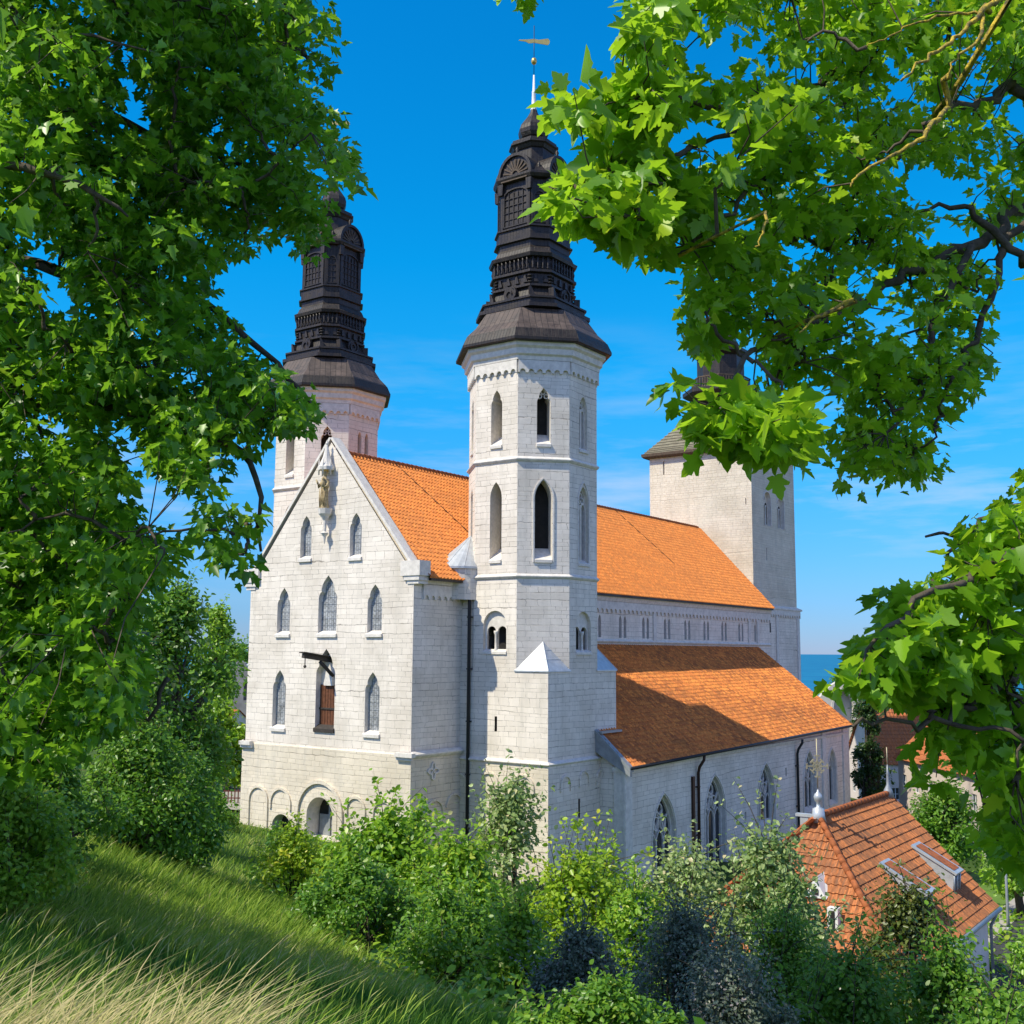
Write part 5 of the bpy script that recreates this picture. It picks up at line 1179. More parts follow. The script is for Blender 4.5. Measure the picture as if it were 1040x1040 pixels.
class Tree:
    def __init__(s, root): s.root = root; s.mb = MB(); s.nodes = []; s.lich = MB()
    def limb(s, pts, r0, r1, n=6, lich=False, jit=.018, add=True):
        pts = [np.array(p, float) for p in pts]; out = []
        for i in range(len(pts)-1):
            p0, p1, p2, p3 = pts[max(i-1, 0)], pts[i], pts[i+1], pts[min(i+2, len(pts)-1)]
            for t in np.linspace(0, 1, 6)[:-1]:
                out.append(.5*((2*p1)+(p2-p0)*t+(2*p0-5*p1+4*p2-p3)*t*t+(3*p1-p0-3*p2+p3)*t**3)+rng.normal(0, jit, 3)*(0 if i == 0 and t == 0 else 1))
        out.append(pts[-1]); rr = np.linspace(r0, r1, len(out))*(1+rng.normal(0, .08, len(out)))
        if lich:
            h0 = s.near(out[0]); d0 = np.linalg.norm(h0-out[0])
            if d0 < 2.5: out = [h0, (h0*.6+out[0]*.4)+rng.normal(0, .03, 3)]+out; rr = np.concatenate([[r0*1.25, r0*1.15], rr])
            q = MB(); q.tube([tuple(p) for p in out], list(rr), n, 0); q.build('lichen_branch', [M['lichen']], s.root)
        else: s.mb.tube([tuple(p) for p in out], list(rr), n, 0)
        if add: s.nodes += out
    def pl(s, pts, r0, r1, **k): s.limb([PX(*p) for p in pts], r0, r1, **k)
    def near(s, p): a = np.array(s.nodes); return a[((a-p)**2).sum(1).argmin()]
    def sub(s, centres, every, r0, r1):
        for c in centres[::every]:
            q = s.near(c); m = (q+c)/2+rng.normal(0, .06, 3)+np.array([0, 0, .08])*np.linalg.norm(c-q)
            s.limb([q, m, c], r0, r1, 5, jit=.015)
    def twigs(s, centres, r=.005):
        a = np.array(s.nodes)
        for c in centres:
            q = a[((a-c)**2).sum(1).argmin()]; L_ = np.linalg.norm(c-q)
            if L_ < .03 or L_ > 3: continue
            m = (q+c)/2+rng.normal(0, .08*L_, 3); s.mb.tube([tuple(q), tuple(m), tuple(c)], [r*1.6, r*1.2, r*.7], 3, 0, False)
    def finish(s, tname='branches'):
        s.mb.build(tname, [M['bark']], s.root)
def sprays(centres, k, rad, size, upb=.8, flat=.45, outc=None):
    n = len(centres); c = np.repeat(centres, k, 0); a = rng.uniform(0, 2*np.pi, n*k); r = rad*np.sqrt(rng.uniform(.02, 1, n*k))
    d = np.stack([np.cos(a), np.sin(a), np.zeros(n*k)], -1)
    tilt = np.repeat(unit(rng.normal(0, 1, (n, 3))*[.5, .5, .25]+[0, 0, 1.0]), k, 0)
    d = d-tilt*(d*tilt).sum(-1, keepdims=True)
    pos = c+d*r[:, None]+tilt*rng.normal(0, rad*flat*.5, n*k)[:, None]
    nrm = tilt*upb+d*.35+rng.normal(0, .42, (n*k, 3)); tip = d+np.array([0, 0, -.35])+rng.normal(0, .3, (n*k, 3))
    sz = size*rng.uniform(.55, 1.2, n*k); sh = np.clip(np.repeat(rng.normal(.5, .18, n), k)+rng.normal(0, .2, n*k), 0, 1)
    return pos, nrm, tip, sz, sh

# ------------------------------------------------------------------ the great maple at the left
def left_maple():
    s0, t0 = 12.5, -9.6; zb = gst(s0, t0); x, y, _ = ST(s0, t0)
    root = thing('maple_tree', 'large dark green maple whose crown fills the left side', 'tree', (x, y, zb))
    T = Tree(root)
    tr = MB(); tp = [(x, y, zb-.3), (x+.1, y, zb+1.2), (x, y+.1, zb+3), (x+.3, y-.2, zb+6), (x+.3, y-.3, zb+10), (x+.1, y, zb+15)]
    tr.tube(tp, [.62, .46, .42, .36, .24, .08], 14); tr.build('trunk', [M['bark']], root); T.nodes += [np.array(p) for p in tp[1:]]
    B = lambda z: (x+.2, y-.1, zb+z)
    def lb(z, pts, r0=.13, r1=.012): T.limb([B(z)]+[PX(*p) for p in pts], r0*.7, r1, 8)
    lb(4.5, [(-40, 640, 12), (60, 600, 11.4), (140, 620, 11)]); lb(5.5, [(-60, 420, 12), (90, 410, 11.6), (190, 440, 11), (255, 470, 10.6), (265, 560, 10.4)])
    lb(6.5, [(-40, 260, 12.4), (80, 280, 12), (190, 300, 12), (280, 370, 11.6), (320, 420, 11.5)]); lb(8, [(-20, 90, 12.6), (90, 110, 12.6), (200, 150, 12.4), (330, 190, 12.4)])
    lb(9.5, [(0, -60, 12.6), (130, 0, 12.6), (260, 40, 12.6), (320, 60, 12.6)]); lb(11, [(80, -200, 13), (220, -120, 13)])
    lb(3.6, [(-80, 700, 12), (30, 700, 11.5), (90, 720, 11)], .09); lb(7, [(-60, 180, 10), (60, 180, 9.5), (130, 220, 9.5)], .1)
    lb(8, [(-500, 200, 8), (-200, 100, 6)], .15); lb(7, [(-700, 300, 16), (-500, 200, 18)], .15); lb(10, [(-300, -200, 9), (-100, -200, 8)], .15)
    T.pl([(170, 690, 11.2), (150, 730, 11), (120, 700, 11.2)], .03, .012, lich=False)
    poly = [(-60, -90), (330, -90), (338, 0), (322, 12), (300, 30), (308, 60), (322, 80), (336, 105), (346, 128), (362, 158), (366, 182), (356, 198), (334, 214), (334, 240), (326, 268), (304, 268), (285, 245), (262, 255), (250, 270), (232, 280),
            (236, 310), (252, 325), (262, 340), (270, 365), (285, 388), (310, 400), (324, 412), (322, 435), (306, 445), (288, 438), (262, 445), (255, 475), (262, 530), (266, 572), (254, 588), (236, 590), (215, 565), (186, 560), (160, 590), (146, 640), (140, 700), (130, 740), (95, 765), (60, 790), (0, 800), (-60, 810)]
    holes = [(70, 82, 13, 13), (10, 102, 15, 10), (97, 137, 15, 13), (190, 75, 12, 10), (220, 145, 20, 12), (280, 145, 14, 12), (35, 167, 13, 11), (85, 312, 12, 14), (150, 335, 16, 16), (190, 380, 24, 16), (196, 520, 30, 26),
             (230, 515, 18, 40), (242, 480, 10, 22), (215, 460, 18, 12), (300, 100, 8, 8), (232, 205, 9, 8), (130, 190, 8, 8), (262, 225, 8, 10), (40, 300, 8, 8), (170, 280, 9, 9), (250, 412, 14, 8)]
    sf = lambda x_, y_: 11.6+1.3*noise2(x_, y_, .012, 3)+rng.normal(0, .75, len(x_))+np.where(y_ > 440, -.5, 0)
    c1 = region(poly, 3300, sf, holes, (.05, -.27), 5, inset=11)
    c1b = region([(150, -60), (345, -30), (350, 190), (240, 270), (150, 250)], 160, sf, holes, inset=14)
    edge = region([(236, 380), (322, 400), (326, 438), (290, 445), (240, 420), (200, 450), (235, 540), (262, 590), (240, 590), (205, 540), (190, 400)], 60, sf, (), None, 0, 5)
    # the part of the crown beyond the picture's edges
    q = rng.normal(0, 1, (3600, 3)); q = unit(q)*rng.uniform(.5, 1, (3600, 1))**(1/3)*np.array([6.6, 6.6, 5.5]); c2 = np.array([*ST(8.8, -9.6)[:2], zb+8.8])+q
    sx = c2[:, 0]*CA+c2[:, 1]*SA; X_, Y_, D_ = project(c2)
    keep = (sx > 7.6) & ((D_ < .5) | (X_ < -30) | (Y_ < -60)) & (c2[:, 2] > 11.0)
    c2 = c2[keep][:1300]
    fill = region([(-60, 540), (150, 560), (146, 640), (138, 700), (108, 738), (60, 775), (-60, 800)], 330, sf, (), None, 0, 8)
    allc = np.concatenate([c1, c1b, edge, fill])
    T.sub(allc, 16, .022, .008); T.twigs(allc[::2], .005); T.finish()
    a = sprays(allc, 14, .21, .125); b = sprays(c2, 8, .45, .26)
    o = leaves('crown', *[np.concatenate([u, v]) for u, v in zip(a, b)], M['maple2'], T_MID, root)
left_maple()

# ------------------------------------------------------------------ the maple reaching in from the right
def right_maple():
    s0, t0 = 8.5, 9.5; zb = gst(s0, t0); x, y, _ = ST(s0, t0)
    root = thing('maple_tree', 'bright green maple with lichen covered branches reaching in from the right', 'tree', (x, y, zb))
    T = Tree(root); tr = MB(); tp = [(x, y, zb-.4), (x, y, zb+1.2), (x+.1, y+.1, zb+4), (x, y+.2, zb+8), (x+.1, y, zb+12), (x, y, zb+16)]
    tr.tube(tp, [.5, .38, .34, .28, .18, .06], 14); tr.build('trunk', [M['bark']], root)
    B = lambda z: np.array((x, y+.1, zb+z)); T.nodes += [B(9), B(10)]
    def lb(z, pts, r0=.10, r1=.02, **k): T.limb([B(z)]+[PX(*p) for p in pts], r0*.55, r1*.8, 8, **k)
    lb(7.2, [(1160, 150, 7.2), (1040, 92, 6.9), (1012, 100, 6.8), (965, 110, 6.7), (940, 135, 6.6), (880, 190, 6.4)], .09, .012)
    lb(8.5, [(1150, -60, 7.2), (1000, -60, 7.0), (920, 0, 6.8), (888, 14, 6.7), (868, 38, 6.6), (845, 76, 6.4), (815, 95, 6.2), (772, 122, 5.9), (700, 150, 5.4)], .09, .014)
    lb(6.2, [(1180, 180, 6.9), (1040, 212, 6.8), (1015, 238, 6.7), (960, 262, 6.5), (921, 277, 6.3), (882, 304, 6.1), (851, 316, 6.0), (809, 332, 5.8), (770, 352, 5.4), (740, 400, 4.9)], .08, .014)
    lb(5.8, [(1160, 240, 6.5), (1035, 235, 6.6), (1010, 290, 6.5), (986, 345, 6.4), (975, 372, 6.3), (955, 420, 6.2)], .06, .01)
    T.pl([(986, 250, 6.5), (948, 330, 6.3), (936, 388, 6.2), (900, 440, 6.0)], .025, .008); T.pl([(880, 85, 6.6), (855, 102, 6.5), (820, 134, 6.3), (770, 190, 5.8)], .03, .01)
    T.pl([(772, 122, 5.9), (700, 100, 5.2), (640, 95, 5.0), (590, 100, 4.9)], .018, .006); T.pl([(700, 150, 5.4), (640, 170, 5.0), (590, 195, 4.8), (560, 195, 4.75)], .018, .006); T.pl([(770, 190, 5.8), (720, 230, 5.4), (690, 260, 5.2)], .016, .006)
    T.pl([(851, 316, 6.0), (840, 250, 6.0), (770, 240, 5.8)], .015, .006); T.pl([(1040, 270, 6.6), (985, 215, 6.5), (930, 215, 6.5)], .03, .01)
    for pts, r in (([(1040, -25, 5.55), (1012, 0, 5.45), (992, 16, 5.40), (970, 40, 5.35), (945, 57, 5.25), (915, 82, 5.20)], .03), ([(1000, 5, 5.45), (995, 40, 5.35), (970, 60, 5.35), (962, 80, 5.35)], .02),
                   ([(965, 108, 5.55), (948, 124, 5.25), (932, 143, 5.15), (904, 160, 5.15), (872, 176, 5.05), (864, 190, 5.05)], .024), ([(990, 12, 5.45), (940, 20, 5.35), (905, 35, 5.35), (880, 48, 5.35)], .013), ([(778, 215, 4.65), (775, 238, 4.55), (768, 250, 4.55)], .012),
                   ([(870, 306, 5.15), (835, 320, 5.05), (812, 338, 4.95)], .018)):
        T.pl(pts, r*.62, r*.22, lich=True, jit=.007)
    lb(3.6, [(1230, 640, 6.0), (1080, 640, 5.6), (1018, 697, 5.3), (980, 722, 5.1), (930, 735, 4.9), (866, 738, 4.7)], .06, .008); lb(4.4, [(1200, 560, 5.8), (1060, 560, 5.2), (980, 590, 4.9), (920, 620, 4.7), (880, 660, 4.6)], .06, .008)
    lb(4.8, [(1200, 480, 6.2), (1060, 500, 5.8), (1000, 530, 5.5), (940, 545, 5.3)], .05, .008); lb(2.8, [(1200, 800, 6.5), (1050, 800, 6), (1000, 820, 5.8)], .05, .01)
    lb(11, [(1500, -300, 9)], .1); lb(10, [(1100, -500, 6), (900, -500, 5.5)], .1)
    main = [(560, 82), (590, 84), (618, 92), (640, 62), (640, 20), (655, -60), (1080, -60), (1080, 220), (1020, 300), (1020, 345), (1015, 368), (990, 396), (992, 424), (965, 435), (942, 448), (958, 474), (930, 488), (898, 494), (872, 506),
            (848, 500), (836, 462), (820, 448), (803, 480), (782, 470), (760, 430), (730, 400), (700, 380), (690, 350), (700, 320), (690, 290), (662, 275), (650, 240), (620, 230), (600, 245), (575, 225), (552, 195), (558, 175), (590, 165), (610, 140), (585, 125), (568, 110)]
    holes = [(735, 62, 42, 26), (700, 30, 22, 18), (685, 142, 22, 26), (660, 145, 16, 12), (585, 148, 22, 14), (618, 118, 14, 10), (810, 258, 26, 16), (790, 268, 14, 10), (975, 195, 28, 20), (925, 195, 18, 14), (848, 190, 16, 12), (1020, 270, 24, 30), (1030, 340, 34, 50), (915, 60, 14, 10), (960, 232, 34, 9),
             (905, 290, 24, 12), (822, 335, 24, 10), (835, 362, 10, 12), (700, 240, 10, 14), (805, 445, 12, 9), (850, 130, 10, 9), (1015, 165, 14, 9), (790, 20, 14, 10), (745, 120, 9, 10), (950, 345, 12, 12), (880, 395, 10, 9), (1000, 60, 12, 10), (930, 120, 10, 8)]
    sf = lambda x_, y_: np.clip(4.8+(x_-560)*.0048, 4.7, 7.2)+rng.normal(0, .32, len(x_))+.25*noise2(x_, y_, .02, 8)
    cA = region(main, 980, sf, holes+[(742, 372, 48, 30)], (.055, -.22), 9, inset=9)
    cB = region([(664, 398), (678, 374), (706, 368), (720, 398), (754, 402), (784, 406), (820, 411), (814, 446), (820, 482), (802, 492), (779, 472), (756, 468), (730, 462), (708, 442), (702, 418), (682, 414)], 46, lambda x_, y_: 4.6+rng.normal(0, .15, len(x_)), inset=17)
    cC = region([(548, 190), (590, 165), (650, 175), (690, 200), (680, 250), (640, 265), (600, 250), (570, 225)], 26, lambda x_, y_: 4.75+rng.normal(0, .12, len(x_)), inset=22)
    cC2 = region([(565, 80), (620, 95), (690, 90), (700, 130), (640, 125), (590, 120)], 16, lambda x_, y_: 4.9+rng.normal(0, .12, len(x_)), inset=14)
    low = [(1090, 450), (1040, 468), (1018, 485), (1000, 510), (975, 520), (960, 545), (960, 565), (925, 575), (900, 572), (876, 590), (874, 622), (895, 640), (866, 652), (838, 660), (836, 692), (858, 702), (832, 716), (818, 738), (836, 758), (880, 745), (915, 738), (920, 780), (905, 800), (925, 812), (955, 825), (975, 812), (985, 775),
           (1000, 800), (1005, 850), (1035, 880), (1090, 900)]
    lholes = [(1030, 700, 22, 22), (1000, 745, 18, 16), (1015, 775, 12, 10), (905, 715, 20, 12), (955, 672, 6, 6)]
    cD = region(low, 250, lambda x_, y_: 4.75+(x_-840)*.0035+rng.normal(0, .22, len(x_)), lholes, (.06, -.35), 4, inset=26)
    cE = region([(1000, 700), (1090, 700), (1090, 900), (1030, 885), (1002, 850), (985, 780)], 80, lambda x_, y_: 6.0+rng.normal(0, .3, len(x_)))
    q = unit(rng.normal(0, 1, (3000, 3)))*rng.uniform(.55, 1, (3000, 1))*np.array([6.5, 6.5, 7.0]); c2 = np.array([x, y, zb+11])+q
    X_, Y_, D_ = project(c2); keep = ((D_ < .5) | (X_ > 1075) | (Y_ < -60)) & ((c2[:, 0]*SA-c2[:, 1]*CA) > 7.0); c2 = c2[keep][:300]
    tip = region([(515, -60), (560, -60), (552, 2), (522, 2)], 6, lambda a, b: 5.2+0*a)
    T.pl([(640, -60, 5.3), (580, -45, 5.25), (535, -20, 5.2)], .012, .005)
    allc = np.concatenate([cA, cB, cC, cC2, cD, cE, tip])
    T.sub(allc, 9, .012, .005); T.twigs(allc, .0035); T.finish()
    a = sprays(allc, 13, .125, .106, flat=.5)
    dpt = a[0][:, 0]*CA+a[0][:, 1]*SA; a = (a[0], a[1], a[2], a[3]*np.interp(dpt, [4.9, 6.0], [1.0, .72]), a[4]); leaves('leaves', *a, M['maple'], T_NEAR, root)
    b = sprays(c2, 9, .45, .26); leaves('upper_crown', *b, M['maple'], T_MID, root)
right_maple()
# ------------------------------------------------------------------ shrubs and middle-distance trees
def shrub(name, label, cat, s, t, w, h, mat, n=7000, leaf=.10, lobes=16, trunk=False, dep=None, up=.6, spiky=0, seed=0, group=None, base=None, wild=.22):
    lobes = int(lobes*1.7); rg = np.random.default_rng(seed+17); z = gst(s, t) if base is None else base; x, y, _ = ST(s, t); dep = dep or w
    o = thing(name, label, cat, (x, y, z), group)
    # crown made of many irregular lobes
    ctr = []; k0 = .30 if trunk else .08
    for i in range(lobes):
        a = rg.uniform(0, 2*np.pi); r = np.sqrt(rg.uniform(0, 1)); v = rg.uniform(k0, 1)
        prof = math.sin(min(1, (v-k0)/(1-k0)*.85+.22)*math.pi)**.7
        ctr.append((r*math.cos(a)*w/2*.84*prof, r*math.sin(a)*dep/2*.84*prof, v*h*.90, rg.uniform(.09, .27)))
    ctr = np.array(ctr); li = rg.integers(0, lobes, n); R_ = ctr[li, 3]*min(w, h*1.3)*rg.uniform(.7, 1.15, n)
    d = unit(rg.normal(0, 1, (n, 3))); rad = R_*(rg.uniform(0, 1, n)**.45)
    loc = ctr[li, :3]+d*rad[:, None]*np.array([1, 1, .8])+rg.normal(0, wild*.2*min(w, h), (n, 3))*(rg.uniform(0, 1, (n, 1)) < .25)
    loc[:, 2] = np.maximum(loc[:, 2], .03*h)
    P_ = np.empty_like(loc); P_[:, 0] = x+loc[:, 1]*CA+loc[:, 0]*SA; P_[:, 1] = y+loc[:, 1]*SA-loc[:, 0]*CA; P_[:, 2] = z+loc[:, 2]
    dw = np.empty_like(d); dw[:, 0] = d[:, 1]*CA+d[:, 0]*SA; dw[:, 1] = d[:, 1]*SA-d[:, 0]*CA; dw[:, 2] = d[:, 2]
    nrm = dw*.55+np.array([0, 0, up])+rg.normal(0, .5, (n, 3)); tip = dw+rg.normal(0, .6, (n, 3))+np.array([0, 0, .5*spiky])
    sh = np.clip(rg.normal(.5, .22, n)+rg.normal(0, .15, lobes)[li], 0, 1)
    lsz = leaf*rg.uniform(.6, 1.35, n); st = MB(); q0 = Vector((x, y, z-.1))
    ns, kk = int(lobes*(.7 if trunk else 1.3)), 16; X5 = [P_], [nrm], [tip], [lsz], [sh]
    for i in range(ns):         # free shoots that break the outline
        c = ctr[rg.integers(0, lobes)]; e0 = np.array([x+c[1]*CA+c[0]*SA, y+c[1]*SA-c[0]*CA, z+c[2]]); dv = rg.normal(0, .5, 3)+np.array([0, 0, 1.1]); dv /= np.linalg.norm(dv)
        L_ = rg.uniform(.30, .62)*min(w, h)*(.7 if trunk else 1); f_ = np.sort(rg.uniform(.25, 1, kk))[:, None]; pp = e0+dv*L_*f_+np.array([0, 0, -.12])*L_*f_**2+rg.normal(0, leaf*.45, (kk, 3))
        st.tube([e0, e0+dv*L_*.5, e0+dv*L_+np.array([0, 0, -.12])*L_], [.004+.002*h, .003+.0015*h, .002], 4, 0, False)
        for A_, v_ in zip(X5, (pp, rg.normal(0, .6, (kk, 3))+[0, 0, .7], rg.normal(0, .8, (kk, 3))+[0, 0, .3], leaf*rg.uniform(.7, 1.3, kk), np.clip(rg.normal(.7, .2, kk), 0, 1))): A_.append(v_)
    P_, nrm, tip, lsz, sh = (np.concatenate(A_) for A_ in X5)
    leaves('foliage' if not trunk else 'crown', P_, nrm, tip, lsz, sh, mat, T_SMALL, o)
    if trunk:
        st.tube([q0, q0+Vector((.05*h*rg.normal(), .03*h, h*.35)), q0+Vector((0, 0, h*.8))], [h*.035+.05, h*.024+.03, .03], 8)
    for i in range(lobes):
        c = ctr[i]; e_ = Vector((x+c[1]*CA+c[0]*SA, y+c[1]*SA-c[0]*CA, z+c[2])); b = q0+Vector((rg.normal()*.12*w*(0 if trunk else .5), rg.normal()*.12*w*(0 if trunk else .5), h*(.32 if trunk else 0)))
        m = (b+e_)/2+Vector((rg.normal()*.05*w, rg.normal()*.05*w, .05*h)); st.tube([b, m, e_], [.012*h+.008, .008*h+.006, .004], 5)
    st.build('stems' if not trunk else 'trunk', [M['bark'] if trunk else M['stem']], o)
    return o
def sh(px, pyt, s, wpx, *a, **k):        # from where it stands in the view: column, height of its top, distance, width
    t = (px-520)/FPX*s*1.0; p = PX(px, pyt, s); z = gst(s, t)
    name, label, cat, mat = a; k.setdefault('group', {'shrub': 'shrubs on the slope below the church', 'tree': 'trees around the church'}.get(cat)); return shrub(name, label, cat, s, t, wpx/FPX*s*1.12, max(.5, (p[2]-z)*1.06), mat, **k)
B_ = M
sh(398, 838, 31, 140, 'shrub', 'tall light green shrub before the corner of the white gable', 'shrub', M['bushlight'], n=11000, leaf=.17, seed=1, lobes=24, wild=.4)
sh(432, 806, 33, 60, 'shrub', 'thin yellow green sapling before the downpipe of the corner tower', 'shrub', M['bushlight'], n=1300, leaf=.15, seed=2, lobes=9, wild=.6)
sh(525, 796, 34, 110, 'shrub', 'open silvery shrub before the corner tower base', 'shrub', M['bushpale'], n=6500, leaf=.16, seed=3, spiky=1, lobes=16, wild=.6)
sh(470, 866, 29, 140, 'shrub', 'dense mid green shrub below the silvery shrub', 'shrub', M['bushlight'], n=10000, leaf=.15, seed=4, lobes=24)
sh(588, 878, 27, 150, 'shrub', 'low yellow green shrub before the shaded tower side', 'shrub', M['bushyellow'], n=11000, leaf=.13, seed=5, lobes=26)
sh(610, 868, 42, 90, 'shrub', 'sparse sapling row at the foot of the aisle corner', 'shrub', M['bushlight'], n=2200, leaf=.17, seed=6, wild=.6)
sh(695, 852, 33, 140, 'shrub', 'pale flowering shrub under the first traceried window', 'shrub', M['bushpale'], n=9000, leaf=.14, seed=7, lobes=22, wild=.4)
sh(775, 850, 31, 130, 'shrub', 'tall pale green shrub rising to the left of the gatehouse roof', 'shrub', M['bushpale'], n=12000, leaf=.15, seed=8, lobes=28, wild=.45)
sh(800, 868, 29, 84, 'shrub', 'drooping pale shrub against the orange hip of the gatehouse', 'shrub', M['bushpale'], n=6500, leaf=.14, seed=9, wild=.5)
sh(308, 850, 33, 110, 'shrub', 'low lit shrub on the grass below the portal', 'shrub', M['bushyellow'], n=5200, leaf=.12, seed=10)
sh(290, 846, 38, 40, 'shrub', 'small leafy plant clump standing in the long grass below the gable', 'shrub', M['bushmid'], n=1500, leaf=.14, seed=40)
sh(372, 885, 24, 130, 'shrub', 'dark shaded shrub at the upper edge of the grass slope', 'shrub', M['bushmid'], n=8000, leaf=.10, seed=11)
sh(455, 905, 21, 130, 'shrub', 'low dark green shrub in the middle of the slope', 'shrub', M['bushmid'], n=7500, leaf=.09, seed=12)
sh(530, 930, 19, 100, 'shrub', 'leafy green shrub just left of the bluish thicket', 'shrub', M['bushlight'], n=6500, leaf=.09, seed=13)
sh(592, 950, 15, 110, 'shrub', 'bluish grey thorny shrub farthest left of the thicket', 'shrub', M['bushgrey'], n=22000, leaf=.052, seed=14, spiky=1, lobes=26)
sh(690, 926, 17, 150, 'shrub', 'tallest bluish grey thorny shrub with bare lower stems', 'shrub', M['bushgrey'], n=24000, leaf=.055, seed=15, spiky=1, lobes=26, wild=.4)
sh(785, 922, 18, 140, 'shrub', 'mid green thorny shrub below the pale flowering shrubs', 'shrub', M['bushmid'], n=20000, leaf=.058, seed=16, spiky=1, lobes=24)
sh(645, 905, 23, 100, 'shrub', 'mid green shrub behind the bluish thicket', 'shrub', M['bushlight'], n=6500, leaf=.10, seed=17)
sh(735, 975, 13, 170, 'shrub', 'greyish mossy shrub at the bottom edge centre right', 'shrub', M['bushgrey'], n=20000, leaf=.045, seed=18)
sh(912, 900, 24, 128, 'small_tree', 'small reddish dark tree in front of the gatehouse roof slope', 'tree', M['bushred'], n=15000, leaf=.10, seed=19, trunk=True, lobes=30, wild=.5)
sh(852, 972, 16, 170, 'shrub', 'dark green shrub below the gatehouse hip', 'shrub', M['bushmid'], n=12000, leaf=.08, seed=20, lobes=24)
sh(950, 950, 16.5, 150, 'shrub', 'dull green shrub below the gatehouse eave', 'shrub', M['bushmid'], n=11000, leaf=.085, seed=21, lobes=24)
sh(1030, 955, 15, 120, 'shrub', 'bright green shrub in the lower right corner', 'shrub', M['bushlight'], n=10000, leaf=.07, seed=22, lobes=22)
sh(1000, 1010, 9, 200, 'shrub', 'nearest low green shrub at the bottom right edge', 'shrub', M['bushmid'], n=9000, leaf=.05, seed=23)
sh(620, 1006, 9.5, 190, 'shrub', 'nearest dark shrub at the bottom edge beside the grass', 'shrub', M['bushmid'], n=11000, leaf=.05, seed=24)
sh(152, 742, 26, 140, 'shrub', 'rounded leafy shrub on the crest of the grass slope', 'shrub', M['bushmid'], n=14000, leaf=.11, seed=25, lobes=28)
sh(205, 770, 30, 80, 'shrub', 'smaller shrub right of the rounded one on the crest', 'shrub', M['bushmid'], n=6500, leaf=.12, seed=26, lobes=18)
sh(20, 800, 15, 150, 'shrub', 'leafy shrub at the left edge above the shaded grass', 'shrub', M['bushlight'], n=11000, leaf=.075, seed=27, lobes=26)
sh(65, 770, 20, 130, 'shrub', 'dark green shrub under the left maple', 'shrub', M['bushmid'], n=9000, leaf=.09, seed=28)
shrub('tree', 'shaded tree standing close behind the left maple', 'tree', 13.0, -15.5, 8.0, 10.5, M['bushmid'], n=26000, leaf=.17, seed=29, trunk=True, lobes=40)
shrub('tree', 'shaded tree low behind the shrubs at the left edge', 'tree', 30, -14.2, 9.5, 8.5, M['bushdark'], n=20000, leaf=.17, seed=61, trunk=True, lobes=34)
sh(180, 600, 46, 125, 'tree', 'full mid green tree between the left maple and the white gable', 'tree', M['bushmid'], n=17000, leaf=.22, seed=30, trunk=True, lobes=34)
sh(228, 712, 76, 62, 'tree', 'light green tree just left of the white gable', 'tree', M['bushlight'], n=9000, leaf=.28, seed=31, trunk=True, lobes=20)
sh(222, 612, 120, 56, 'tree', 'tall distant tree above the grey ruin', 'tree', M['bushlight'], n=6000, leaf=.4, seed=32, trunk=True, lobes=20)
sh(232, 812, 62, 44, 'hedge', 'clipped hedge left of the gable foot', 'hedge', M['bushmid'], n=4000, leaf=.15, seed=33)
sh(877, 705, 98, 36, 'ivy', 'dark ivy mass climbing at the west end of the aisle', 'ivy', M['bushdark'], n=7000, leaf=.26, seed=34, lobes=26)
sh(952, 800, 72, 78, 'tree', 'round dark green tree in front of the pink house', 'tree', M['bushmid'], n=10000, leaf=.22, seed=35, trunk=True, lobes=28)
sh(1022, 826, 60, 66, 'tree', 'leafy tree at the right edge behind the lamp post', 'tree', M['bushlight'], n=8000, leaf=.2, seed=36, trunk=True, lobes=24)
sh(848, 683, 170, 30, 'tree', 'small rounded tree left of the pale arch', 'tree', M['bushmid'], n=2500, leaf=.45, seed=37, trunk=True)
sh(868, 712, 140, 16, 'cypress', 'narrow dark conifer seen through the pale arch', 'tree', M['bushdark'], n=1800, leaf=.35, seed=38, trunk=True)
sh(1000, 735, 130, 90, 'tree', 'broad tree before the farthest orange roof', 'tree', M['bushmid'], n=6000, leaf=.4, seed=39, trunk=True)
for i, (px, pyt, s, wp, lab) in enumerate([(120, 640, 140, 120, 'distant tree behind the gaps of the left maple'), (15, 640, 120, 140, 'distant tree at the far left edge'), (245, 655, 260, 60, 'far bluish tree at the horizon left of the gable'),
                                       (930, 700, 210, 90, 'distant tree beside the sea behind the right maple'), (1090, 720, 220, 120, 'distant tree beyond the right edge of the roofs')]):
    sh(px, pyt, s, wp, 'tree', lab, 'tree', M['bushmid'], n=4500, leaf=s*.0035, seed=50+i, trunk=True)

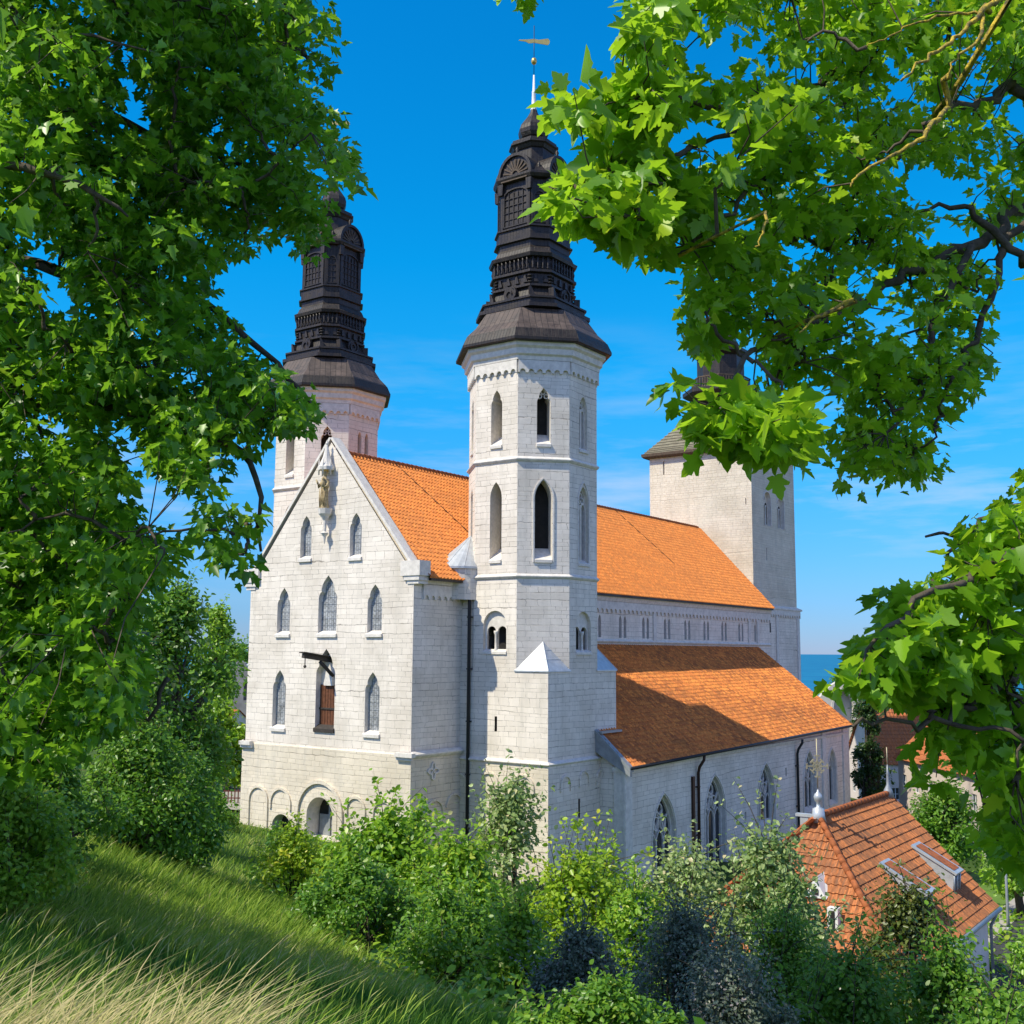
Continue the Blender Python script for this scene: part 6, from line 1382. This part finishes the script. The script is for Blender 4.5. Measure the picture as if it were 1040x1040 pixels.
# low growth over the slope between the shrubs
def undergrowth():
    n = 60000; s = rng.uniform(8, 62, n)**1.0; u = rng.uniform(-.36, .60, n); t = u*s
    lim = np.interp(s, [8, 12, 18, 24, 32, 40, 62], [.02, -.03, -.12, -.18, -.20, -.20, -.16])
    ok = (u > lim+.03*np.sin(s)) & ~((s > 58) & (u > -.14) & (u < .2)) & ~((s > 36) & (t > 9) & (t < 20)); s, t = s[ok], t[ok]
    x = s*CA+t*SA; y = s*SA-t*CA; inside = (x > 46.5) & (y > 31.5); s, t, x, y = s[~inside], t[~inside], x[~inside], y[~inside]
    z = GST(s, t)+rng.uniform(0, 1, len(s))**2*(.25+.35*np.abs(np.sin(s*.7+t*.9))); P_ = np.stack([x, y, z], -1)
    nn = rng.normal(0, .5, P_.shape)+[0, 0, .8]; tp = rng.normal(0, 1, P_.shape); sz = .05+.0045*s
    o = leaves('ground_cover', P_, nn, tp, sz*rng.uniform(.6, 1.4, len(s)), rng.uniform(0, 1, len(s)), M['bushlight'], T_SMALL); tag(o, kind='stuff')
    o['label'] = 'low leafy growth covering the slope between the shrubs'; o['category'] = 'ground cover'
undergrowth()

# ------------------------------------------------------------------ long grass
def grass():
    m, n, b = newmat('long_grass'); l = n.links.new
    at = N(n, 'Attribute'); at.attribute_name = 'shade'
    r = ramp(n, [(0, (.045, .135, .02)), (.45, (.10, .24, .025)), (.8, (.34, .47, .05)), (1, (.66, .56, .28))]); l(at.outputs['Fac'], r.inputs[0]); l(r.outputs[0], b.inputs['Base Color'])
    b.inputs['Roughness'].default_value = .55; b.inputs['Specular IOR Level'].default_value = .3
    tr = n.nodes.new('ShaderNodeBsdfTranslucent'); l(r.outputs[0], tr.inputs['Color']); ms = n.nodes.new('ShaderNodeMixShader'); ms.inputs[0].default_value = .4
    l(b.outputs[0], ms.inputs[1]); l(tr.outputs[0], ms.inputs[2]); l(ms.outputs[0], n.nodes['Material Output'].inputs['Surface'])
    def blades(N_, smin, smax, ulo, uhi, h0, h1, wd, lean, shl, shh, pw=1.0, head=0.0):
        s = 1/(rng.uniform(1/smax**pw, 1/smin**pw, N_))**(1/pw); u = rng.uniform(ulo, uhi, N_)
        lim = np.interp(s, [2, 6, 9, 12, 18, 24, 32, 40, 62], [-.16, -.16, -.04, .03, -.05, -.13, -.16, -.17, -.15]); ok = u < lim+.03*np.sin(s*1.3)
        s, u = s[ok], u[ok]; t = u*s; x = s*CA+t*SA; y = s*SA-t*CA; ok = ~((x > 46.7) & (y > 31)); s, t, x, y = s[ok], t[ok], x[ok], y[ok]
        k = len(s); z = GST(s, t)-.04; h = rng.uniform(h0, h1, k)*(1+.25*noise2(x, y, .8, 4))
        # the wind combs everything to the right
        wa = rng.normal(-AZ*0+math.atan2(-CA, SA), .8, k); wd_ = np.stack([np.cos(wa), np.sin(wa), np.zeros(k)], -1); ln = h*rng.uniform(.25, 1.0, k)*lean
        fa = rng.uniform(0, 2*np.pi, k); side = np.stack([np.cos(fa), np.sin(fa), np.zeros(k)], -1)*(wd*(.6+s*.16))[:, None]
        base = np.stack([x, y, z], -1); lv = [0, .4, .75, 1]; V = np.empty((k, 7, 3))
        for i, f in enumerate(lv):
            c = base+np.array([0, 0, 1.0])*(h*(f-.25*lean*f*f))[:, None]+wd_*(ln*f**1.9)[:, None]
            wf = [1, .85, .55, 0][i]
            if head and i == 2: wf = head
            if i < 3: V[:, 2*i] = c-side*wf; V[:, 2*i+1] = c+side*wf
            else: V[:, 6] = c
        shd = rng.uniform(shl, shh, k)+.15*noise2(x, y, .35, 12); shv = np.repeat(shd, 7).reshape(k, 7)
        if head: shv[:, 4:] += .25
        f = np.array([0, 1, 3, 2, 2, 3, 5, 4, 4, 5, 6]); loops = ((np.arange(k)*7)[:, None]+f).ravel(); starts = (np.arange(k)[:, None]*11+np.array([0, 4, 8])).ravel()
        return V.reshape(-1, 3), loops, starts, np.clip(shv.ravel(), 0, 1)
    parts = [blades(300000, 2.2, 66, -.62, .3, .10, .27, .0019, .6, .0, .52, .45),
             blades(80000, 14, 70, -.62, .3, .25, .52, .0022, .8, .5, .83, .5),  # farther blades coloured brighter and yellower, standing for the sunlit band
             blades(17000, 1.7, 6.6, -.62, -.25, .50, .98, .0013, 1.0, .80, 1.0, .7, 1.8),
             blades(5000, 6, 34, -.6, .1, .3, .55, .0015, .8, .40, .75, .6, 1.8)]
    V, Lp, St, Sh = [], [], [], []; vo = lo = 0
    for a, b_, c, d in parts: V.append(a); Lp.append(b_+vo); St.append(c+lo); Sh.append(d); vo += len(a); lo += len(b_)
    o = arrmesh('long_grass', np.concatenate(V), np.concatenate(Lp), np.concatenate(St), m, {'shade': np.concatenate(Sh)}); tag(o, kind='stuff')
    o['label'] = 'long wind-combed grass on the slope, straw coloured where nearest'; o['category'] = 'grass'
grass()
